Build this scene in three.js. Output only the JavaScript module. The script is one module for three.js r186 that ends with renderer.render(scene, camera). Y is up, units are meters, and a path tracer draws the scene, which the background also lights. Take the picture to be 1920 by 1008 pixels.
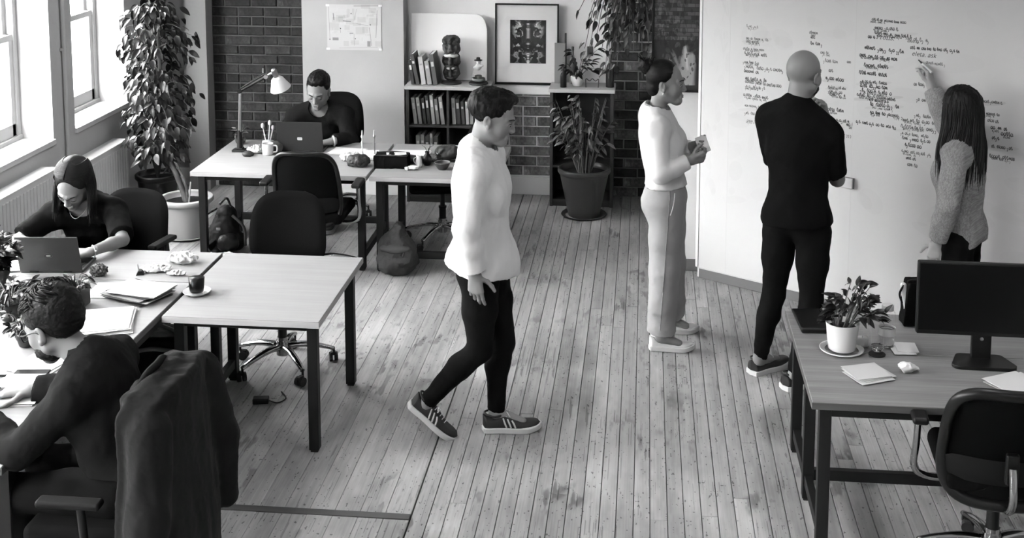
import * as THREE from 'three';
import { mergeGeometries } from 'three/addons/utils/BufferGeometryUtils.js';
import { RoundedBoxGeometry } from 'three/addons/geometries/RoundedBoxGeometry.js';

// ------------------------------------------------------------ camera, sky, exposure
const scene = new THREE.Scene();
const camera = new THREE.PerspectiveCamera(2 * Math.atan(504 / 2400) * 180 / Math.PI, 1920 / 1008, 0.1, 200);
camera.setViewOffset(1920, 1008, 0, 504, 1920, 1008);          // a downward lens shift keeps the uprights upright
camera.position.set(0, 3.0, 0);
camera.rotation.set(-Math.atan(300 / 2400), 6.0184 * Math.PI / 180, 0, 'YXZ');
scene.add(camera);
scene.background = new THREE.Color(1, 1, 1);                    // overcast, even white sky
scene.backgroundIntensity = 80;
const renderer = new THREE.WebGLRenderer({ antialias: true });
renderer.toneMapping = THREE.LinearToneMapping;
renderer.toneMappingExposure = 0.68;
renderer.shadowMap.enabled = true;
const UNSEEN_LAMP_POWER = 60;  // strength of the unseen ceiling lamps that brighten the room

// ------------------------------------------------------------ helpers
function rng(seed) { let a = seed >>> 0; return () => { a = (a + 0x6D2B79F5) | 0; let t = Math.imul(a ^ (a >>> 15), 1 | a); t = (t + Math.imul(t ^ (t >>> 7), 61 | t)) ^ t; return ((t ^ (t >>> 14)) >>> 0) / 4294967296; }; }
const V = (x, y, z) => new THREE.Vector3(x, y, z);
const used = new Map();
function numbered(name) { const base = name.replace(/_\d{3}$/, ''); const n = used.get(base) || 0; used.set(base, n + 1); return n ? base + '_' + String(n).padStart(3, '0') : base; }
function tag(o, label, category, group, kind) { o.userData = {}; if (label) o.userData.label = label; if (category) o.userData.category = category; if (group) o.userData.group = group; if (kind) o.userData.kind = kind; return o; }
function thing(name, label, category, [x, y, z] = [0, 0, 0], turn = 0, group) {
  const o = new THREE.Group(); o.name = numbered(name); o.position.set(x, y, z); o.rotation.y = turn; scene.add(o); return tag(o, label, category, group);
}
function part(name, geo, mat, parent) {
  const m = new THREE.Mesh(Array.isArray(geo) ? merge(geo) : geo, mat); m.name = name; m.castShadow = m.receiveShadow = true; if (parent) parent.add(m); return m;
}
function single(name, geo, mat, label, category, group, pos) {
  const m = part(numbered(name), geo, mat, scene); if (pos) m.position.set(...pos); return tag(m, label, category, group);
}
function struct(name, geo, mat, parent) {
  const m = part(name, geo, mat, parent || scene); if (!parent) m.userData.kind = 'structure'; return m;
}
function structGroup(name) { const g = new THREE.Group(); g.name = name; g.userData.kind = 'structure'; scene.add(g); return g; }
function copyOf(o, pos, turn, label, group) {
  const c = o.clone(); c.name = numbered(o.name); c.userData = { ...o.userData }; c.position.set(...pos); c.rotation.set(0, turn || 0, 0);
  if (label) c.userData.label = label; if (group) c.userData.group = group; scene.add(c); return c;
}
function clean(g) { const h = g.index ? g.toNonIndexed() : g; for (const k of Object.keys(h.attributes)) if (!['position', 'normal', 'uv'].includes(k)) h.deleteAttribute(k); if (!h.attributes.normal) h.computeVertexNormals(); if (!h.attributes.uv) h.setAttribute('uv', new THREE.BufferAttribute(new Float32Array(h.attributes.position.count * 2), 2)); h.morphAttributes = {}; return h; }
function merge(list) { return list.length === 1 ? list[0] : mergeGeometries(list.map(clean)); }
// uv in metres from the dominant axis of each face
function metreUV(g, s = 1) {
  const h = clean(g), p = h.attributes.position, n = h.attributes.normal, uv = new Float32Array(p.count * 2);
  for (let i = 0; i < p.count; i++) {
    const ax = Math.abs(n.getX(i)), ay = Math.abs(n.getY(i)), az = Math.abs(n.getZ(i)), x = p.getX(i), y = p.getY(i), z = p.getZ(i);
    let u, v; if (ay >= ax && ay >= az) { u = x; v = z; } else if (ax >= az) { u = z; v = y; } else { u = x; v = y; }
    uv[2 * i] = u * s; uv[2 * i + 1] = v * s;
  }
  h.setAttribute('uv', new THREE.BufferAttribute(uv, 2)); return h;
}
function box(w, h, d, x = 0, y = 0, z = 0) { const g = new THREE.BoxGeometry(w, h, d); g.translate(x, y, z); return g; }
function rbox(w, h, d, r, x = 0, y = 0, z = 0, seg = 2) { const g = new RoundedBoxGeometry(w, h, d, seg, Math.min(r, w / 2.01, h / 2.01, d / 2.01)); g.translate(x, y, z); return g; }
function span(x0, x1, y0, y1, z0, z1) { return box(x1 - x0, y1 - y0, z1 - z0, (x0 + x1) / 2, (y0 + y1) / 2, (z0 + z1) / 2); }
function rspan(x0, x1, y0, y1, z0, z1, r = 0.004, seg = 2) { return rbox(x1 - x0, y1 - y0, z1 - z0, r, (x0 + x1) / 2, (y0 + y1) / 2, (z0 + z1) / 2, seg); }
function tube(pts, r, seg = 24, rad = 8, closed = false) { const c = new THREE.CatmullRomCurve3(pts.map(p => Array.isArray(p) ? V(...p) : p), closed); return new THREE.TubeGeometry(c, seg, r, rad, closed); }
// a tube whose radius runs along a list, with rounded ends
function limb(pts, radii, seg = 20, rad = 8, flat = 1) {
  const c = new THREE.CatmullRomCurve3(pts.map(p => Array.isArray(p) ? V(...p) : p)); const fr = c.computeFrenetFrames(seg, false);
  const pos = [], idx = [], uv = [];
  for (let i = 0; i <= seg; i++) {
    const t = i / seg, q = c.getPointAt(t), f = t * (radii.length - 1), k = Math.min(radii.length - 2, Math.floor(f)), r = radii[k] + (radii[k + 1] - radii[k]) * (f - k);
    for (let j = 0; j <= rad; j++) { const a = j / rad * Math.PI * 2, v = q.clone().addScaledVector(fr.normals[i], Math.cos(a) * r * flat).addScaledVector(fr.binormals[i], Math.sin(a) * r); pos.push(v.x, v.y, v.z); uv.push(j / rad, t); }
  }
  for (let i = 0; i < seg; i++) for (let j = 0; j < rad; j++) { const a = i * (rad + 1) + j, b = a + rad + 1; idx.push(a, b, a + 1, b, b + 1, a + 1); }
  for (const e of [0, seg]) { const q = c.getPointAt(e / seg), ci = pos.length / 3; pos.push(q.x, q.y, q.z); uv.push(.5, .5); for (let j = 0; j < rad; j++) { const a = e * (rad + 1) + j; e ? idx.push(a, ci, a + 1) : idx.push(a, a + 1, ci); } }
  const g = new THREE.BufferGeometry(); g.setAttribute('position', new THREE.Float32BufferAttribute(pos, 3)); g.setAttribute('uv', new THREE.Float32BufferAttribute(uv, 2)); g.setIndex(idx); g.computeVertexNormals(); return g;
}
function lathe(profile, seg = 32) { return new THREE.LatheGeometry(profile.map(p => new THREE.Vector2(p[0], p[1])), seg); }
function rod(a, b, r, rad = 10, r2) { const A = V(...a), B = V(...b), d = B.clone().sub(A), g = new THREE.CylinderGeometry(r2 ?? r, r, d.length(), rad); g.applyQuaternion(new THREE.Quaternion().setFromUnitVectors(V(0, 1, 0), d.normalize())); g.translate((a[0] + b[0]) / 2, (a[1] + b[1]) / 2, (a[2] + b[2]) / 2); return g; }
function moved(g, x, y, z, rx = 0, ry = 0, rz = 0) { const m = new THREE.Matrix4().makeRotationFromEuler(new THREE.Euler(rx, ry, rz, 'YXZ')); m.setPosition(x, y, z); return g.clone().applyMatrix4(m); }
function extrude(pts, depth, bevel = 0, seg = 2) {
  const s = pts instanceof THREE.Shape ? pts : new THREE.Shape(pts.map(p => new THREE.Vector2(p[0], p[1])));
  return new THREE.ExtrudeGeometry(s, { depth, bevelEnabled: bevel > 0, bevelSize: bevel, bevelThickness: bevel, bevelSegments: seg, curveSegments: 12 });
}
function roundRect(w, h, r) { const s = new THREE.Shape(), x = -w / 2, y = -h / 2; s.moveTo(x + r, y); s.lineTo(x + w - r, y); s.absarc(x + w - r, y + r, r, -Math.PI / 2, 0); s.lineTo(x + w, y + h - r); s.absarc(x + w - r, y + h - r, r, 0, Math.PI / 2); s.lineTo(x + r, y + h); s.absarc(x + r, y + h - r, r, Math.PI / 2, Math.PI); s.lineTo(x, y + r); s.absarc(x + r, y + r, r, Math.PI, Math.PI * 1.5); return s; }
// box with only its front (+z) edges chamfered: bricks and boards
function chamfer(w, h, d, c, jitter = 0, R = Math.random) {
  const q = () => (R() - .5) * jitter, X = w / 2, Y = h / 2, Z = d / 2;
  const B = [[-X, -Y], [X, -Y], [X, Y], [-X, Y]].map(p => [p[0] + q() * .5, p[1] + q() * .5]);
  const ring0 = B.map(p => [p[0], p[1], -Z]), ring1 = B.map(p => [p[0], p[1], Z - c]), ring2 = B.map(p => [p[0] - Math.sign(p[0]) * c, p[1] - Math.sign(p[1]) * c, Z + q()]);
  const tri = []; const quad = (a, b, cc, dd) => tri.push(a, b, cc, a, cc, dd);
  for (let i = 0; i < 4; i++) { const j = (i + 1) % 4; quad(ring0[i], ring0[j], ring1[j], ring1[i]); quad(ring1[i], ring1[j], ring2[j], ring2[i]); }
  quad(...ring2);
  const g = new THREE.BufferGeometry(); g.setAttribute('position', new THREE.Float32BufferAttribute(tri.flat(), 3)); g.computeVertexNormals(); return metreUV(g);
}

// ------------------------------------------------------------ noise and textures
function hash2(x, y, s) { let h = Math.imul(x, 374761393) ^ Math.imul(y, 668265263) ^ Math.imul(s, 974634777); h = Math.imul(h ^ (h >>> 13), 1274126177); return ((h ^ (h >>> 16)) >>> 0) / 4294967296; }
function vnoise(x, y, px, py, s) {                              // tileable value noise with periods px, py
  const xi = Math.floor(x), yi = Math.floor(y), fx = x - xi, fy = y - yi, u = fx * fx * (3 - 2 * fx), v = fy * fy * (3 - 2 * fy);
  const m = (a, n) => ((a % n) + n) % n, x0 = m(xi, px), x1 = m(xi + 1, px), y0 = m(yi, py), y1 = m(yi + 1, py);
  const a = hash2(x0, y0, s), b = hash2(x1, y0, s), c = hash2(x0, y1, s), d = hash2(x1, y1, s);
  return a + (b - a) * u + (c - a) * v + (a - b - c + d) * u * v;
}
function fbm(u, v, nx, ny, oct, s) { let t = 0, a = .5, w = 0; for (let i = 0; i < oct; i++) { t += a * vnoise(u * nx, v * ny, nx, ny, s + i); w += a; a *= .5; nx *= 2; ny *= 2; } return t / w; }
function dataTex(w, h, fn, srgb = true, repeat) {
  const d = new Uint8Array(w * h * 4);
  for (let y = 0; y < h; y++) for (let x = 0; x < w; x++) { const v = Math.max(0, Math.min(255, Math.round(255 * fn(x / w, y / h)))), i = 4 * (y * w + x); d[i] = d[i + 1] = d[i + 2] = v; d[i + 3] = 255; }
  const t = new THREE.DataTexture(d, w, h); t.wrapS = t.wrapT = THREE.RepeatWrapping; t.magFilter = THREE.LinearFilter; t.minFilter = THREE.LinearMipmapLinearFilter; t.generateMipmaps = true;
  if (srgb) t.colorSpace = THREE.SRGBColorSpace; if (repeat) t.repeat.set(...repeat); t.needsUpdate = true; return t;
}
function canvasTex(w, h, draw) { const c = document.createElement('canvas'); c.width = w; c.height = h; draw(c.getContext('2d'), w, h); const t = new THREE.CanvasTexture(c); t.colorSpace = THREE.SRGBColorSpace; t.anisotropy = 8; return t; }
const sm = (a, b, x) => { const t = Math.max(0, Math.min(1, (x - a) / (b - a))); return t * t * (3 - 2 * t); };
const gray = v => new THREE.Color().setRGB(v, v, v);
function mat(v, rough = .7, metal = 0, extra = {}) { return new THREE.MeshPhysicalMaterial({ color: gray(v), roughness: rough, metalness: metal, ...extra }); }
// ------------------------------------------------------------ materials (the photograph is monochrome, so every colour is a grey)
const T = {};
// worn floor: grain along v, stains, scuffs, specks; one tile is 4 m
T.floor = dataTex(2048, 2048, (u, v) => {
  const grain = fbm(u, v, 700, 9, 3, 11), band = fbm(u, v, 60, 5, 3, 21), stain = fbm(u, v, 7, 5, 5, 31), scuff = fbm(u, v, 160, 40, 3, 41), wear = fbm(u, v, 18, 11, 4, 51);
  let c = .735 + .10 * (grain - .5) + .16 * (band - .5) + .10 * (scuff - .5);
  c -= .20 * sm(.60, .80, stain) * (.4 + scuff); c += .10 * sm(.55, .75, 1 - stain);
  const dirt = sm(.58, .74, wear) * sm(.5, .68, fbm(u, v, 130, 34, 3, 61)); c -= .20 * dirt;
  if (fbm(u, v, 420, 200, 2, 71) > .83) c -= .30;
  if (fbm(u, v, 520, 14, 2, 81) > .80) c -= .16;
  return c;
});
T.floorBump = dataTex(1024, 1024, (u, v) => .5 + .5 * (fbm(u, v, 350, 6, 3, 12) - .5) + .5 * (fbm(u, v, 90, 40, 3, 42) - .5), false);
T.veneer = dataTex(1024, 512, (u, v) => .88 + .07 * (fbm(u, v, 4, 220, 3, 5) - .5) + .06 * (fbm(u, v, 3, 24, 3, 6) - .5));
T.veneerDark = dataTex(1024, 512, (u, v) => .80 + .16 * (fbm(u, v, 4, 200, 3, 8) - .5) + .16 * (fbm(u, v, 3, 30, 3, 9) - .5));
T.plaster = dataTex(512, 512, (u, v) => .5 + .5 * (fbm(u, v, 9, 9, 5, 3) - .5) + .3 * (fbm(u, v, 90, 90, 2, 4) - .5), false);
T.plasterTone = dataTex(512, 512, (u, v) => .93 + .09 * (fbm(u, v, 5, 4, 5, 13) - .5));
T.brick = dataTex(512, 512, (u, v) => .66 + .5 * (fbm(u, v, 14, 14, 4, 17) - .5) + .4 * (fbm(u, v, 90, 60, 3, 18) - .5) + .22 * sm(.62, .74, fbm(u, v, 12, 20, 3, 19)));
T.brickBump = dataTex(512, 512, (u, v) => fbm(u, v, 40, 40, 4, 27), false);
T.weave = dataTex(256, 256, (u, v) => { const a = Math.sin(u * 64 * Math.PI * 2), b = Math.sin(v * 64 * Math.PI * 2); return .55 + .2 * Math.max(a, b) + .25 * (fbm(u, v, 40, 40, 2, 7) - .5); }, false);
T.knit = dataTex(256, 256, (u, v) => { const r = Math.abs(Math.sin(u * 20 * Math.PI * 2 + .8 * Math.sin(v * 40 * Math.PI * 2))); return .35 + .4 * r + .4 * (fbm(u, v, 30, 30, 3, 9) - .5); }, false, [2.6, 2.6]);
T.knitTone = dataTex(256, 256, (u, v) => .82 + .35 * (fbm(u, v, 40, 26, 3, 29) - .5) + .12 * (fbm(u, v, 7, 7, 3, 30) - .5));
T.leaf = dataTex(128, 256, (u, v) => { const m = Math.abs(u - .5), vein = Math.abs(((v * 7 - m * 4) % 1 + 1) % 1 - .5); return .70 + (m < .03 ? .25 : 0) + (vein < .06 ? .1 : 0) + .2 * (fbm(u, v, 6, 9, 3, 37) - .5); });
T.soil = dataTex(128, 128, (u, v) => .45 + .7 * (fbm(u, v, 20, 20, 3, 47) - .5));
T.bark = dataTex(128, 256, (u, v) => .7 + .5 * (fbm(u, v, 10, 24, 4, 57) - .5));

const M = {
  board: [.86, .94, 1.0, 1.05, .90, .97].map(k => new THREE.MeshPhysicalMaterial({ map: T.floor, color: gray(.76 * k), roughness: .5, specularIntensity: .6, bumpMap: T.floorBump, bumpScale: .0016 })),
  subfloor: mat(.03, .95),
  strip: mat(.10, .5, .2),
  wallWhite: mat(.92, .85, 0, { map: T.plasterTone, bumpMap: T.plaster, bumpScale: .002 }),
  wallGrey: mat(.74, .85, 0, { map: T.plasterTone, bumpMap: T.plaster, bumpScale: .004 }),
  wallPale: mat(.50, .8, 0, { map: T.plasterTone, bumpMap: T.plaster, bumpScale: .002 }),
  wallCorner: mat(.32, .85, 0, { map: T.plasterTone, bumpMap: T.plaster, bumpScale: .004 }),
  ceiling: mat(.75, .9),
  trim: mat(.80, .5), trimDark: mat(.16, .6),
  mortar: mat(.09, .95, 0, { bumpMap: T.brickBump, bumpScale: .004 }),
  mortarPale: mat(.68, .95, 0, { bumpMap: T.brickBump, bumpScale: .004 }),
  brick: [.030, .042, .055, .037, .07].map(v => mat(v, .9, 0, { map: T.brick, bumpMap: T.brickBump, bumpScale: .006 })),
  brickLight: [.30, .40, .48, .36, .55].map(v => mat(v, .9, 0, { map: T.brick, bumpMap: T.brickBump, bumpScale: .006 })),
  brickOut: mat(.35, .9, 0, { map: T.brick }),
  glass: new THREE.MeshPhysicalMaterial({ color: 0xffffff, transmission: 1, thickness: 0, roughness: 0, ior: 1.45, specularIntensity: .5 }),
  clearGlass: new THREE.MeshPhysicalMaterial({ color: 0xffffff, transmission: 1, thickness: .004, roughness: .02, ior: 1.35 }),
  blackSteel: mat(.008, .5, 0, { specularIntensity: .5 }),
  chrome: mat(.62, .16, 1), steel: mat(.45, .35, 1),
  plasticBlack: mat(.007, .42, 0, { specularIntensity: .5 }), plasticSoft: mat(.007, .65, 0, { specularIntensity: .25 }), rubber: mat(.012, .8), leather: mat(.006, .35, 0, { specularIntensity: .6 }),
  chairFabric: mat(.004, .9, 0, { specularIntensity: .12, bumpMap: T.weave, bumpScale: .0008 }),
  chairMesh: mat(.004, .9, 0, { specularIntensity: .1, bumpMap: T.weave, bumpScale: .0008, transparent: true, opacity: .97 }),
  chairMeshThin: mat(.012, .75, 0, { bumpMap: T.weave, bumpScale: .0008, transparent: true, opacity: .8 }),
  desk: mat(.39, .42, 0, { map: T.veneer }),
  deskDark: mat(.42, .40, 0, { map: T.veneerDark }),
  deskEdge: mat(.58, .5, 0, { map: T.veneer }), deskEdgeDark: mat(.15, .5, 0, { map: T.veneerDark }), deskEdgePale: mat(.62, .5),
  radiator: mat(.90, .4), potWhite: mat(.78, .35), potBlack: mat(.018, .35), potGrey: mat(.045, .45), soil: mat(.03, .95, 0, { map: T.soil }),
  leaf: [.008, .014, .026, .06, .011].map(v => new THREE.MeshPhysicalMaterial({ color: gray(v), map: T.leaf, roughness: .38, side: THREE.DoubleSide })),
  leafPale: [.10, .16, .22].map(v => new THREE.MeshPhysicalMaterial({ color: gray(v), map: T.leaf, roughness: .4, side: THREE.DoubleSide })),
  bark: mat(.32, .85, 0, { map: T.bark, bumpMap: T.bark, bumpScale: .004 }), stem: mat(.09, .7),
  paper: mat(.74, .75), paperGrey: mat(.62, .8), card: mat(.30, .8),
  bookBlack: mat(.02, .5), board_: mat(.84, .6),
  shelf: mat(.028, .5, 0, {}), shelfTop: mat(.45, .5), shelfBack: mat(.015, .8),
  screen: mat(.004, .35, 0, { specularIntensity: .35 }), laptopGrey: mat(.09, .34, .6), laptopBlack: mat(.012, .4), badge: mat(.6, .4, .3), badgeDark: mat(.03, .4),
  whiteGloss: mat(.80, .22), white: mat(.8, .5), dark: mat(.02, .6), darkGrey: mat(.06, .7), midGrey: mat(.2, .7), canvasBag: mat(.045, .9, 0, { bumpMap: T.weave, bumpScale: .002 }),
  lampShade: mat(.7, .35),
};
// ------------------------------------------------------------ the room shell
const CEIL = 3.7, BACK = -10.6, LEFT = -4.2, RIGHT = 4.4, FRONT = 2.6;
const floor = struct('floor', span(-4.7, 4.9, -.25, -.022, -11.1, 3.0), M.subfloor);
{ // floorboards: narrow strip boards on the right, wider worn boards left of the long joint
  const R = rng(5), cache = new Map();
  const bd = (x0, x1, z0, z1, gap) => {
    const w = x1 - x0 - gap, d = z1 - z0 - .0015, m = M.board[Math.floor(R() * M.board.length)], h = .022 + (R() - .5) * .0016;
    // a board: chamfered along its top edges; uv follow the room, shifted a little per board
    const g = chamfer(w, d, h, .0012, 0, R); g.rotateX(-Math.PI / 2); g.translate((x0 + x1) / 2, -.022 + h / 2, (z0 + z1) / 2);
    const p = g.attributes.position, uv = g.attributes.uv, ou = Math.floor(R() * 8) / 8 * .06, ov = R() * .05;
    for (let i = 0; i < p.count; i++) { uv.setXY(i, (p.getX(i) + 6) / 4 + ou, (p.getZ(i) + 12) / 4 + ov); }
    part('floorboard', g, m, floor);
  };
  const zFar = x => x > .36 ? Math.max(BACK, -8.62 + (x - .38) * .65 - .25) : BACK - .15;
  for (let x = -1.012, i = 0; x < 3.6; x += .0758, i++) {       // strip boards
    const far = zFar(x + .0758), cuts = [far]; let z = far + .6 + R() * 2.6;
    while (z < -5.4) { cuts.push(z); z += 2.2 + R() * 2.4; }
    cuts.push(-3.9);
    if (x > 2.9) { cuts.length = 0; cuts.push(far, -3.9); }
    const gap = i % 2 ? .0054 : .0013;
    for (let k = 0; k + 1 < cuts.length; k++) if (cuts[k + 1] - cuts[k] > .3) bd(x, x + .0758, cuts[k], cuts[k + 1], gap);
  }
  for (let x = -1.018, i = 0; x > -4.2; x -= .116, i++) {        // wide boards, both sides of the threshold strip
    const a = Math.max(x - .116, -4.2), far = BACK - .15, mid = -8.4 + R() * 1.8;
    bd(a, x, far, mid, .0016); bd(a, x, mid, -5.335, .0016); bd(a, x, -5.285, -3.9, .0016);
  }
  const rest = []; for (let x = -4.7; x < 4.9; x += .152) rest.push(span(x, x + .1495, -.022, 0, -3.898, 3.0));
  const rm = part('floorboard', metreUV(merge(rest), .25), M.board[2], floor); rm.userData.kind = 'stuff';
  part('threshold_strip', rspan(-4.1, -1.02, -.02, .003, -5.333, -5.287, .002), M.strip, floor);
}
struct('ceiling', metreUV(span(-4.7, 4.9, CEIL, CEIL + .25, -11.1, 3.0)), M.ceiling);

// --- window wall on the left: wall with openings, each opening a double-hung window
const WIN = []; for (let i = 0; i < 8; i++) WIN.push([-9.88 + 1.31 * i, -8.92 + 1.31 * i]);
const SILL = .88, HEAD = 2.75;
{
  const s = new THREE.Shape(); s.moveTo(-3.0, -.25); s.lineTo(11.1, -.25); s.lineTo(11.1, CEIL); s.lineTo(-3.0, CEIL);
  for (const [a, b] of WIN) { const h = new THREE.Path(); h.moveTo(-b, SILL - .04); h.lineTo(-a, SILL - .04); h.lineTo(-a, HEAD); h.lineTo(-b, HEAD); s.holes.push(h); }
  const g = new THREE.ExtrudeGeometry(s, { depth: .4, bevelEnabled: false }); g.rotateY(Math.PI / 2); g.translate(LEFT - .4, 0, 0);
  const wl = struct('wall_left', metreUV(g, .5), M.wallGrey);
  part('pipe', tube([[LEFT + .022, 0, -8.745], [LEFT + .022, 1.2, -8.747], [LEFT + .022, 2.4, -8.745], [LEFT + .022, CEIL, -8.745]], .016, 8, 10), M.wallGrey, wl);
  for (const y of [.55, 1.5, 2.5]) part('pipe_clip', rbox(.03, .022, .06, .004, LEFT + .015, y, -8.746), M.wallGrey, wl);
  const stains = [[-8.8, 1.0], [-8.62, 1.3]];
  WIN.forEach(([a, b], i) => {
    const w = structGroup('window_' + (i + 1)), X = LEFT - .24, mid = 1.62;   // X: face of the frame
    const F = [], S1 = [], S2 = [];
    for (const [z0, z1] of [[a, a + .05], [b - .05, b]]) F.push(rspan(X - .1, X, SILL, HEAD, z0, z1, .004));
    F.push(rspan(X - .1, X, HEAD - .06, HEAD, a, b, .004), rspan(X - .1, X + .012, SILL, SILL + .03, a, b, .004));
    part('window_frame', F, M.trim, w);
    const z0 = a + .05, z1 = b - .05, st = .05;
    S1.push(rspan(X - .05, X - .012, SILL + .03, mid + .02, z0, z0 + st), rspan(X - .05, X - .012, SILL + .03, mid + .02, z1 - st, z1), rspan(X - .05, X - .012, SILL + .03, SILL + .12, z0, z1), rspan(X - .052, X - .008, mid - .025, mid + .02, z0, z1));
    part('sash', S1, M.trim, w);
    S2.push(rspan(X - .092, X - .055, mid - .02, HEAD - .06, z0, z0 + st), rspan(X - .092, X - .055, mid - .02, HEAD - .06, z1 - st, z1), rspan(X - .092, X - .055, mid - .02, mid + .02, z0, z1), rspan(X - .092, X - .055, HEAD - .12, HEAD - .06, z0, z1), rspan(X - .088, X - .06, mid, HEAD - .08, (z0 + z1) / 2 - .012, (z0 + z1) / 2 + .012));
    part('sash', S2, M.trim, w);
    part('pane', span(X - .032, X - .029, SILL + .1, mid, z0 + .04, z1 - .04), M.glass, w);
    for (const [p, q] of [[z0 + .04, (z0 + z1) / 2 - .01], [(z0 + z1) / 2 + .01, z1 - .04]]) part('pane', span(X - .075, X - .072, mid + .01, HEAD - .1, p, q), M.glass, w);
    part('window_sill', rspan(X - .1, LEFT + .02, SILL - .04, SILL, a - .004, b + .004, .006), M.trim, w);
    part('sash_lock', [rbox(.03, .02, .05, .005, X - .005, mid + .03, (z0 + z1) / 2)], M.steel, w);
  });
}
// --- back wall
{
  const wb = struct('wall_back', span(-4.7, .5, -.25, CEIL, BACK - .35, BACK - .11), M.mortar);
  const faces = (x0, x1, y0, y1, z0, z1, m) => part('plaster', metreUV(span(x0, x1, y0, y1, z0, z1), .5), m, wb);
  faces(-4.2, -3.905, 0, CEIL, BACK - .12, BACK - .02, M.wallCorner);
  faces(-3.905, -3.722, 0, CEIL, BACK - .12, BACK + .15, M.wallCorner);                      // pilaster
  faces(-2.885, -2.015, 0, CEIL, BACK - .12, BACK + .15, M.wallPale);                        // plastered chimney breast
  faces(-2.015, -.285, .89, CEIL, BACK - .12, BACK - .03, M.wallWhite);                      // white wall over the shelves
  part('ledge', rspan(-2.015, -.285, .87, .955, BACK - .1, BACK + .035, .006), M.trim, wb);
  const brickField = (x0, x1, y0, y1, mats, mort, seed, w = .232, h = .083) => {
    part('mortar', span(x0, x1, y0, y1 > 1 ? CEIL : y1, BACK - .12, BACK - .012), mort, wb);
    const R = rng(seed), shapes = [], half = []; for (let i = 0; i < 5; i++) { shapes.push(chamfer(w - .012, h - .012, .05, .006, .006, R)); half.push(chamfer(w / 2 - .012, h - .012, .05, .006, .006, R)); }
    for (let r = 0, y = y0; y < y1 - .02; r++, y += h) {
      let x = x0 - (r % 2 ? w / 2 : 0);
      if (r % 6 === 5) { for (let xx = x0; xx < x1 - .03; xx += w / 2) { const b = part('brick', half[Math.floor(R() * 5)], mats[Math.floor(R() * mats.length)], wb); b.position.set(Math.min(xx + w / 4, x1 - w / 4 + .006), y + h / 2, BACK - .025 + (R() - .5) * .006); b.rotation.z = (R() - .5) * .02; } continue; }
      for (; x < x1 - .03; x += w) {
        const a = Math.max(x, x0), e = Math.min(x + w, x1), L = e - a; if (L < .04) continue;
        const g = L > w - .01 ? shapes[Math.floor(R() * 5)] : Math.abs(L - w / 2) < .01 ? half[Math.floor(R() * 5)] : chamfer(L - .012, h - .012, .05, .006, .006, R);
        const b = part('brick', g, mats[Math.floor(R() * mats.length)], wb); b.position.set((a + e) / 2, y + h / 2, BACK - .025 + (R() - .5) * .008); b.rotation.z = (R() - .5) * .02;
      }
    }
  };
  brickField(-3.722, -2.885, .0, 1.78, M.brick, M.mortar, 3);
  brickField(-1.26, -.75, .16, .87, M.brickLight, M.mortarPale, 4, .235, .086);
  brickField(-.285, .06, .0, 1.78, [M.brick[4], M.brickLight[0], M.brick[3], M.brick[2]], M.midGrey, 6);
  part('mortar', span(-2.015, -1.26, 0, .89, BACK - .12, BACK - .03), M.mortar, wb); part('mortar', span(-.75, -.285, 0, .89, BACK - .12, BACK - .03), M.mortar, wb);
  struct('baseboard_left', [rspan(-2.9, -1.99, 0, .17, BACK + .14, BACK + .165, .005), rspan(-4.2, -3.7, 0, .15, BACK - .02, BACK + .01, .005)], M.trim);
  struct('baseboard_back', [rspan(-1.99, -.76, 0, .15, BACK - .05, BACK + .02, .006), rspan(-1.99, -.76, .15, .165, BACK - .05, BACK + .008, .004)], M.trim);
}
// --- short white partition, and the long slanted wall that carries the whiteboards
{
  struct('wall_partition', metreUV(span(.06, .40, 0, CEIL, -10.9, -8.77), .5), M.wallWhite);
  struct('baseboard_partition', rspan(.05, .41, 0, .085, -8.78, -8.758, .004), M.trimDark);
}
const WB = new THREE.Group();                                     // local frame of the slanted wall: x along it, z out of it
const wbPos = [.38, 0, -8.62], wbTurn = -Math.atan2(.5, .77);
{
  const L = 4.9, w = part('wall_right', metreUV(span(-.02, L, 0, CEIL, -.3, -.03), .5), M.wallWhite, scene); w.position.set(...wbPos); w.rotation.y = wbTurn; w.userData.kind = 'structure';
  const b = part('baseboard_right', rspan(0, L, 0, .075, -.032, -.012, .004), M.trimDark, scene); b.position.set(...wbPos); b.rotation.y = wbTurn; b.userData.kind = 'structure';
  struct('wall_side', metreUV(span(RIGHT, RIGHT + .3, -.25, CEIL, -11.1, 3.0), .5), M.wallWhite);
  struct('wall_front', metreUV(span(-4.7, 4.9, -.25, CEIL, FRONT, FRONT + .3), .5), M.wallWhite);
  struct('wall_rear', metreUV(span(.4, 4.9, -.25, CEIL, -11.1, -10.8), .5), M.wallWhite);
}
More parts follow.
